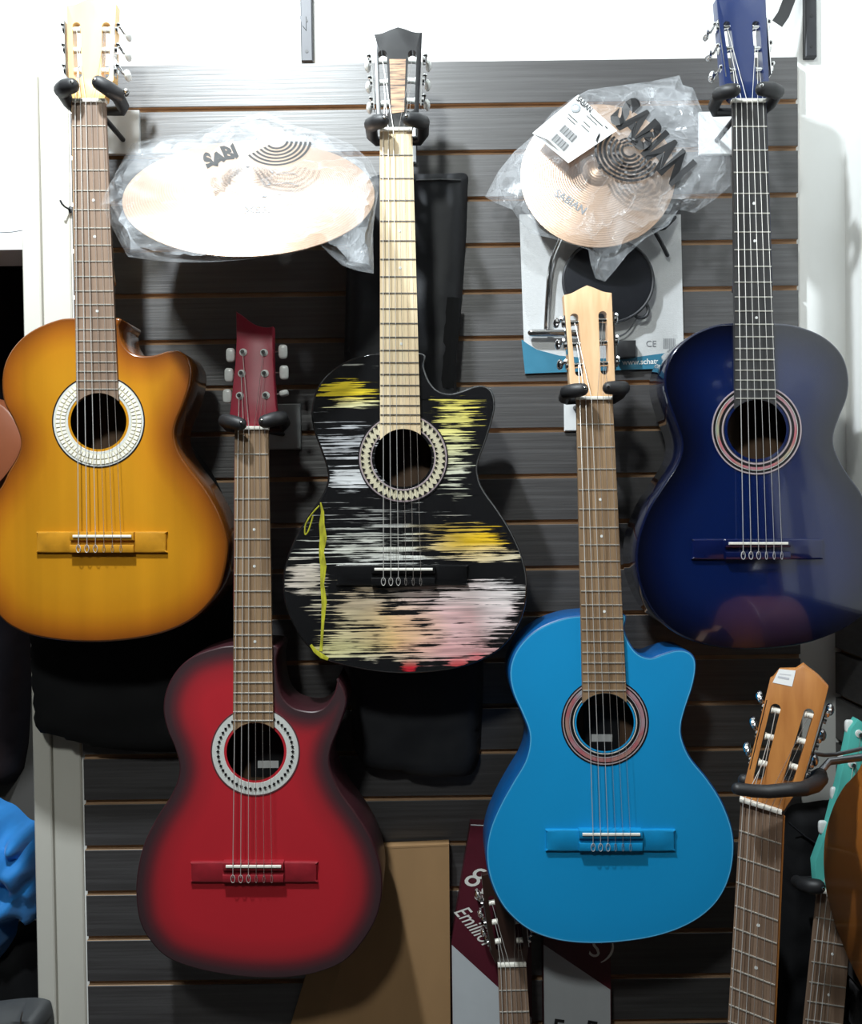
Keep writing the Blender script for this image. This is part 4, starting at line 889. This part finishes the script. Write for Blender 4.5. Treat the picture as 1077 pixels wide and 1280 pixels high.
mb = MB(); mb.capsule([at(*p, Yk - .010) for p in spline([(795, 399), (789, 409), (781, 417), (770, 422)], 4, False)], .0014, 6); mb.build('wire', steel, pk, ko)
mb = MB(); plate(mb, [(771, 425), (795, 425), (795, 446), (771, 448)], cst(Yk - .018), .016, bev=2); mb.build('clamp_block', black_rubber, pk, ko)
mb = MB(); mb.capsule([at(817, 288, Yk - .012), at(826, 303, Yk - .012), at(834, 319, Yk - .010)], .0034, 8); mb.capsule([at(817, 288, Yk - .012), at(830, 285, Yk - .012), at(843, 272, Yk - .012)], .0034, 8); mb.build('support_arm', black_metal, pk, ko)
text_px('web_address', 'www.schatar.com', (812, 452), -2, 9.5, cst(Yk - .0012), paper, pk, ko, bold=.02)
text_px('approval_mark', 'CE', (813.5, 430), 0, 11, cst(Yk - .0006), grey_ink, pk, ko)
mb = MB()
for k in range(9): quad_px(mb, [(829 + k * 1.7, 423), (829.9 + k * 1.7, 423), (829.9 + k * 1.7, 436), (829 + k * 1.7, 436)], cst(Yk - .0006))
mb.build('barcode', grey_ink, pk, ko, smooth=0)
bl = MB(); bo = [(660, 280), (842, 280), (846, 410), (840, 424), (780, 430), (700, 432), (664, 420)]
bf = bpy.data.materials.new('blister_film'); bf.use_nodes = True; pb = bf.node_tree.nodes['Principled BSDF']; pb.inputs['Alpha'].default_value = .05; pb.inputs['Roughness'].default_value = .08; pb.inputs['Base Color'].default_value = (.10, .11, .12, 1)
ntx = bf.node_tree; nn = ntx.nodes.new('ShaderNodeTexNoise'); nn.inputs['Scale'].default_value = 14; bb = ntx.nodes.new('ShaderNodeBump'); bb.inputs['Strength'].default_value = .3; ntx.links.new(nn.outputs['Fac'], bb.inputs['Height']); ntx.links.new(bb.outputs[0], pb.inputs['Normal'])
W = lambda poly, Yv: [at(*p, Yv) for p in poly]
bo = spline(bo, 3); v, t = fill(inset(bo, 6)); bl.add([at(x, y, Yk - .030) for x, y in v], t); bl.loops([W(inset(bo, 6), Yk - .030), W(bo, Yk - .001)]); bl.build('blister', bf, pk, ko, smooth=0)

# ------------------------------------------------------------------ boxes standing at the bottom
kraft = mat('kraft_board', (.36, .21, .095), .75, var=.12, scale=(14, 14, 5))
maroon = mat('maroon_print', (.085, .010, .020), .4, var=.15)
boxwhite = mat('box_white', (.52, .55, .58), .5, var=.05)
zf = .001
def floor_y(Yv): return CY + (1.5 - zf) / Yv * F - 19 + 2
Yf = 1.406
def prism(name, pts_top, m_, parent, org): pass
kb = thing('cardboard_box', 'tapered brown cardboard box leaning at the foot of the slat board beside the red guitar', 'cardboard box', (at(470, 1055, Yf).x, 1.40, 0))
A = at(471, 1059, Yf); B = at(561, 1055, Yf); C = at(403, 1280, Yf); sl = (C.x - A.x) / (C.z - A.z)
xl = lambda z: A.x + sl * (z - A.z)
D = Vector((xl(zf), Yf, zf)); E = Vector((B.x - .004, Yf, zf)); ch = Vector((-.052, .018, 0)); bk = Vector((0, .018, 0))
mb = MB(); mb.hexa([D, E, B, A, D + bk, E + bk, B + bk, A + bk]); mb.build('front_panel', kraft, kb, kb.location, smooth=0)
mb = MB(); mb.add([D, A, A + ch, D + ch, D + bk, A + bk], [(0, 1, 2, 3), (3, 2, 5, 4), (1, 5, 2), (0, 3, 4)]); mb.build('side_panel', kraft, kb, kb.location, smooth=0)
mb = MB(); mb.add([A + Vector((0, -.0004, 0)), B + Vector((0, -.0004, 0)), B + Vector((0, -.0004, -.003)), A + Vector((0, -.0004, -.003))], [(0, 1, 2, 3)]); mb.build('top_edge', kraft, kb, kb.location, smooth=0)
def gbox(label, poly, mar, texts, Yv):
    fy = 640 + 19 + 1.5 / Yv * F - 45
    pts = [at(*p, Yv) for p in poly]; l, r = pts[-1], pts[-2]
    c = Vector(((l.x + r.x) / 2, Yv + .017, 0)); root = thing('guitar_carton', label, 'box', c)
    pts = pts + [Vector((pts[-1].x, Yv, zf))]; pts.insert(len(pts) - 2, None); pts = [p for p in pts if p is not None]
    pl_ = [at(*p, Yv) for p in poly]; pl_ = pl_ + [Vector((pl_[-1].x, Yv, zf)), Vector((pl_[-2].x, Yv, zf))] if False else pl_
    q = pl_[:-1] + [Vector((pl_[-2].x, Yv, zf)), Vector((pl_[-1].x, Yv, zf)), pl_[-1]]
    n = len(q); bk_ = [p + Vector((0, .025, 0)) for p in q]
    mb = MB(); mb.add(q, [tuple(range(n))]); mb.add(bk_, [tuple(range(n))[::-1]]); mb.loops([q, bk_]); mb.build('carton', maroon, root, c, smooth=0)
    lo = [p for p in mar if True]; wl = [at(*mar[-1], Yv - .0005), at(*mar[-2], Yv - .0005), at(*mar[-3], Yv - .0005)] if len(mar) == 6 and mar[-1][1] > 1170 else [at(*mar[-2], Yv - .0005), at(*mar[-3], Yv - .0005)]
    wl += [Vector((wl[-1].x, Yv - .0005, zf)), Vector((wl[0].x, Yv - .0005, zf))]; mb = MB(); mb.add(wl, [tuple(range(len(wl)))]); mb.build('white_panel', boxwhite, root, c, smooth=0)
    mb = MB(); mb.tube([pl_[0] - Vector((0, .0006, 0)), pl_[1] - Vector((0, .0006, 0))], .0009, 5); mb.build('top_edge', boxwhite, root, c)
    mb = MB(); v, t = fill(mar); mb.add([at(x, y, Yv - .0006) for x, y in v], t); pr = mb.build('maroon_panel', maroon, root, c, smooth=0)
    for (s, cc, ang, size, m_, kw) in texts: text_px('print', s, cc, ang, size, cst(Yv - .0012), m_, pr, c, **kw)
    return root
script = mat('white_ink', (.75, .74, .70), .5, var=.05)
gbox('maroon and white guitar carton with white numerals and slanted script', [(588, 1031), (650, 1034), (664, 1180), (564, 1180)][:3] + [(564, 1180)], [(588, 1031), (650, 1034), (664, 1180), (664, 1272), (619, 1231), (564.5, 1181)],
     [('8', (590, 1096), 28, 40, script, dict(shear=.35, sx=1.0)), ('8', (601, 1116), 28, 34, script, dict(shear=.35)), ('Emillior', (592, 1157), 49, 27, script, dict(shear=.55, sx=.72, bold=.006))], 1.404)
gbox('maroon and white guitar carton with partly hidden print below the sky blue guitar', [(690, 1060), (750, 1060), (762.5, 1150), (678.5, 1150)], [(690, 1060), (750, 1060), (762.5, 1150), (762.5, 1237), (679, 1180.5), (678.5, 1150)],
     [('S', (744, 1186), 15, 34, script, dict()), (')', (761, 1190), 20, 30, script, dict(shear=.2)), ('F', (697, 1286), 8, 30, ink, dict(bold=.02)), ('F', (738, 1288), 10, 30, ink, dict(bold=.02))], 1.404)

# ------------------------------------------------------------------ more guitars at the bottom and on the side wall
def derive(S, dst, sc, ang, **kw):
    src = (936.5, 127); a = math.radians(ang)
    def f(p): x, y = (p[0] - src[0]) * sc, (p[1] - src[1]) * sc; return (dst[0] + x * math.cos(a) - y * math.sin(a), dst[1] + x * math.sin(a) + y * math.cos(a))
    D = dict(outline=[f(p) for p in S['outline']], hole=(f(S['hole'][0]), S['hole'][1] * sc), fb=tuple(f(p) for p in S['fb']), scale=S['scale'] * sc,
             rosette=[(r0 * sc, r1 * sc, m_) for r0, r1, m_ in S['rosette']], head=[f(p) for p in S['head']], slots=[(f(a_), f(b_), r * sc) for a_, b_, r in S['slots']], roll=S['roll'], cheek=S['cheek'] * sc)
    x0, x1, y0, y1, k0, k1 = S['bridge']; cc = f(((x0 + x1) / 2, (y0 + y1) / 2)); w, h, k = (x1 - x0) / 2 * sc, (y1 - y0) / 2 * sc, (k1 - k0) / 2 * sc
    D['bridge'] = (cc[0] - w, cc[0] + w, cc[1] - h, cc[1] + h, cc[0] - k, cc[0] + k); D['str'] = (cc[0] - 24 * sc, cc[0] + 24 * sc); D['step'] = 10
    D.update(kw); return D
SML = derive(BLU, (640, 1211), .846, -1.2, tilt=-.12)
sg = guitar('classical_guitar', 'small guitar with a dark brown slotted head and pale rollers standing before the cartons', SML, dict(top=ora_top, side=ora_side, bridge=dk_brown, neck=dk_brown, head=dk_brown, board=rosewood, roller=bone, button=chrome), Y=1.353, depth=.078)
h_ = at(640, 1211, 1.353).z - sg.location.z; aa = math.radians(7.5)
sg.rotation_euler[0] = -aa; sg.location.y -= h_ * math.sin(aa); sg.location.z += .002
BRO = derive(BLU, (953, 1012), 640 / 557, 3.2, fb=((929.5, 1007), (979, 1016), (906.5, 1430), (962, 1440)), scale=640, arc=False,
    head=[(930.5, 1003), (931, 979), (940, 925), (952.3, 849), (955.5, 846.6), (962.5, 836), (981, 834), (989, 827), (994, 831), (1006, 839.5), (1018.8, 852.8), (1013, 890), (997.5, 973), (985, 997), (978, 1011)],
    slots=[((961, 884), (946.5, 973), 6.0), ((999, 886), (981, 972), 5.8)], roll=(.03, .41, .79), cheek=8.0, tilt=.14)
_b = derive(BLU, (948, 1100), 640 / 557, 3.2)
for k_ in ('outline', 'hole', 'bridge', 'str'): BRO[k_] = _b[k_]
bg_ = guitar('classical_guitar', 'classical guitar with a cedar brown slotted head bearing a white price sticker', BRO, dict(top=ora_top, side=ora_side, bridge=dk_brown, neck=bro_head, head=bro_head, board=rosewood, roller=bone, button=chrome), Y=1.10, depth=.085)
nut0 = at(954, 1011, 1.10); yaw = math.radians(-24); rel = nut0 - bg_.location
bg_.rotation_euler[2] = yaw; bg_.location = nut0 - Matrix.Rotation(yaw, 3, 'Z') @ rel
bo_ = nut0 - rel
Ys = lambda x, y: 1.10 - .002 + .14 * (1011.5 - y) / ppm(1.10) - .0006
mb = MB(); quad_px(mb, [(962.5, 834.5), (981.5, 834.8), (978.5, 855), (956, 852)], Ys); stc = mb.build('price_sticker', paper, bg_, bo_, smooth=0)
mb = MB(); quad_px(mb, [(963.5, 840), (977, 840.6), (976.6, 841.4), (963.2, 840.8)], lambda x, y: Ys(x, y) - .0003); quad_px(mb, [(962, 843), (975, 844.5), (974.6, 847), (961.4, 845.5)], lambda x, y: Ys(x, y) - .0003); mb.build('sticker_text', mat('faint_ink', (.55, .56, .6), .5), stc, bo_, smooth=0)
# padded hook reaching out from the side wall and holding the cedar guitar
q0 = at(1024, 966, 1.135); wx = XR - .02
hkr = thing('padded_hook', 'black padded hook from the side wall clasping the cedar guitar neck', 'guitar hanger', (wx, 1.16, q0.z)); ho = hkr.location.copy()
mb = MB(); mb.capsule([at(*p, Yv) for p, Yv in (((922, 986), 1.068), ((940, 988.5), 1.066), ((960, 989.5), 1.063), ((985, 987), 1.055), ((1004, 986), 1.055), ((1018, 981), 1.072), ((1025, 973), 1.11))], [.0078, .0082, .0084, .0086, .0092, .0098, .0098], 12); mb.build('front_prong', black_rubber, hkr, ho)
mb = MB(); mb.capsule([at(930, 975, 1.165), at(975, 980, 1.165), at(1010, 975, 1.16), at(1025, 968, 1.125)], .0085, 12); mb.build('rear_prong', black_rubber, hkr, ho)
mb = MB(); w0 = Vector((wx, 1.17, q0.z + .02)); mb.capsule([at(1024, 966, 1.128), at(1036, 952, 1.14), w0], .0048, 10); mb.build('arm', steel, hkr, ho)
mb = MB(); mb.capsule([at(1010, 941, 1.155), at(1030, 944, 1.16), at(1045, 943, 1.165), Vector((wx, 1.185, q0.z + .035))], .0028, 8); mb.build('peg', steel, hkr, ho)
mb = MB(); mb.box((wx - .002, 1.175, q0.z + .025), (.004, .05, .06)); mb.build('mount_plate', steel, hkr, ho)
# teal electric guitar
TEA = dict(outline=[(985, 1500), (960, 1490), (930, 1480), (905, 1500), (905, 1540), (890, 1590), (882, 1660), (895, 1730), (930, 1775), (985, 1790), (1040, 1775), (1078, 1730), (1088, 1660), (1074, 1590), (1062, 1540), (1066, 1500), (1045, 1480), (1020, 1492)], round=False,
    fb=((1022, 1116), (1066, 1124), (972, 1600), (1026, 1606)), scale=540, nfret=21, dots=(3, 5, 7, 9, 12), t_body=.8,
    head=[(1021, 1112), (1018.5, 1078), (1036, 1031), (1049, 979), (1060, 928), (1063, 912), (1072, 899), (1082, 905), (1084, 940), (1081, 1000), (1075, 1060), (1067, 1118)],
    posts=[((1043, 1036), (1028, 1034), 0), ((1054, 997), (1043, 992), 0), ((1064, 955), (1052, 948), 0), ((1073, 917), (1061, 908), 0)], nstr=4, tilt=.08)
guitar('electric_guitar', 'teal headed electric guitar with white in-line tuners half hidden by the orange guitar', TEA, dict(top=teal_head, side=teal_head, bridge=chrome, neck=maple, head=teal_head, board=rosewood), Y=1.30, depth=.042)
hanger('black padded hanger holding the teal guitar, beside the orange body', 1.30, ((1022, 1108), (1066, 1110)), ((1004, 1106), (1082, 1108)), plate_grey, rr=.0115, side=XR - .020)
# orange guitar hanging flat on the side wall, facing left
ORA = derive(BLU, (936.5, 127), 1.0, 0.0)
og = guitar('classical_guitar', 'orange-brown guitar hanging on the short side wall with its plain back turned outward', ORA, dict(top=ora_top, side=ora_back, bridge=dk_brown, neck=dk_brown, head=dk_brown, board=rosewood, roller=bone, button=pearl), depth=.085)
og.rotation_euler[2] = math.pi / 2; og.rotation_euler[1] = math.radians(-15); og.location = (.553 + .0425, 1.094, .835)
nz_ = .845 + ((811 - 127) / ppm(1.275) + .012) * math.cos(math.radians(15)); yz_ = 1.061 - ((811 - 127) / ppm(1.275) + .012) * math.sin(math.radians(15))
hr_ = thing('guitar_hanger', 'black padded hanger on the side wall carrying the orange guitar', 'guitar hanger', (XR, yz_, nz_), 'padded wall hangers holding up the guitars'); ho = hr_.location.copy()
mb = MB(); mb.box((XR - .003, yz_, nz_), (.006, .05, .07)); mb.build('mount_plate', plate_grey, hr_, ho)
mb = MB(); mb.capsule([(XR - .004, yz_, nz_ - .01), (.665, yz_, nz_ - .01)], .0042, 8); mb.build('arm', black_metal, hr_, ho)
for s_ in (-1, 1):
    mb = MB(); mb.capsule([(.667, yz_, nz_ - .01), (.665, yz_ + s_ * .026, nz_ - .01), (.65, yz_ + s_ * .046, nz_ - .005), (.60, yz_ + s_ * .046, nz_)], .0092, 10); mb.build('padded_prong', black_rubber, hr_, ho)

# ------------------------------------------------------------------ things in the dark opening on the left
blue_cloth = mat('blue_jacket_cloth', (.012, .22, .62), .75, var=.15, scale=(20, 20, 20), sheen=.3)
dark_cloth = mat('dark_red_cloth', (.018, .006, .006), .85, col2=(.008, .010, .022), scale=(10, 10, 2.2))
pillow('hanging_coat', [(-60, 338), (-20, 334), (20, 336), (33, 345), (36, 420), (36, 520), (38, 640), (40, 800), (30, 960), (-20, 980), (-70, 960)], 1.958, .09, dark_cloth, 'dark coat hanging in the shadowed opening', 'coat', amp=.01, nsc=.02, folds=.03, rr=25)
jk = pillow('blue_jacket', [(-50, 975), (-20, 985), (5, 1000), (20, 1007), (38, 1024), (52, 1028), (62, 1050), (62, 1110), (56, 1138), (46, 1146), (34, 1140), (24, 1150), (20, 1168), (8, 1188), (-6, 1204), (-30, 1205), (-60, 1190)], 1.62, .09, blue_cloth, 'crumpled bright blue jacket stuffed in the opening', 'jacket', amp=.012, nsc=.03, folds=.07, rr=26, step=4.0)
pillow('duffel_bag', [(-70, 1170), (-20, 1160), (40, 1150), (66, 1165), (78, 1240), (80, 1500), (70, 1740), (-80, 1740)], 1.70, .10, bag_cloth, 'black duffel bag standing under the blue jacket', 'bag', rr=30)
gg = pillow('grey_bag', [(-60, 1256), (-10, 1252), (36, 1247), (58, 1249), (65, 1258), (68, 1300), (72, 1500), (74, 1760), (-70, 1760)], 1.434, .05, mat('grey_bag_cloth', (.055, .058, .062), .6, var=.2), 'dark grey bag with a zip standing before the corner trim', 'bag', rr=12)
px_strip('zip_pull', [(28, 1264), (26, 1272), (25, 1284)], 1.2, 1.380, chrome, gg, gg.location, dy=.002)
ob = thing('wooden_instrument', 'orange-brown wooden instrument edge peeping from the opening behind the amber guitar', 'instrument', at(-20, 612, 1.56)); mb = MB()
plate(mb, spline([(-70, 495), (-30, 492), (5, 508), (24, 535), (26, 560), (14, 585), (-10, 612), (-50, 640), (-90, 600), (-90, 530)], 4), cst(1.52), .07, bev=3); mb.build('body', mat('salmon_wood', (.26, .08, .035), .35, var=.3, scale=(10, 10, 6)), ob, ob.location)
mb = MB(); q_ = at(-40, 540, 1.585); mb.capsule([q_, Vector((q_.x, 1.958, q_.z))], .006, 8); mb.build('wall_bracket', black_metal, ob, ob.location)
mb = MB(); mb.loops([[at(*p, 1.5195) for p in circle((-35, 565), 22, 30)], [at(*p, 1.5195) for p in circle((-35, 565), 17, 30)]]); mb.build('rosette', ring_cream, ob, ob.location, smooth=0)

# ------------------------------------------------------------------ lamp fixtures overhead
for (Lp_, tg, lab, rr_) in ((LAMP, (-0.42, 1.43, 1.85), 'small round ceiling spot aimed at the guitar wall', .052), (LAMP2, (0.0, 1.43, 1.6), 'larger round ceiling spot in the shop behind the viewer', .11)):
    d = (Vector(tg) - Lp_).normalized(); fo = Vector((Lp_.x, Lp_.y, 3.15))
    fx = thing('spot_lamp', lab, 'lamp', fo)
    mb = MB(); mb.tube([Lp_ - d * .006, Lp_ - d * .05, Lp_ - d * .08], [rr_, rr_ * .9, .02], 24); mb.build('lamp_head', plate_white, fx, fo)
    mb = MB(); mb.capsule([Lp_ - d * .07, Vector((Lp_.x, Lp_.y, 3.145))], .008, 8); mb.build('stem', plate_white, fx, fo)
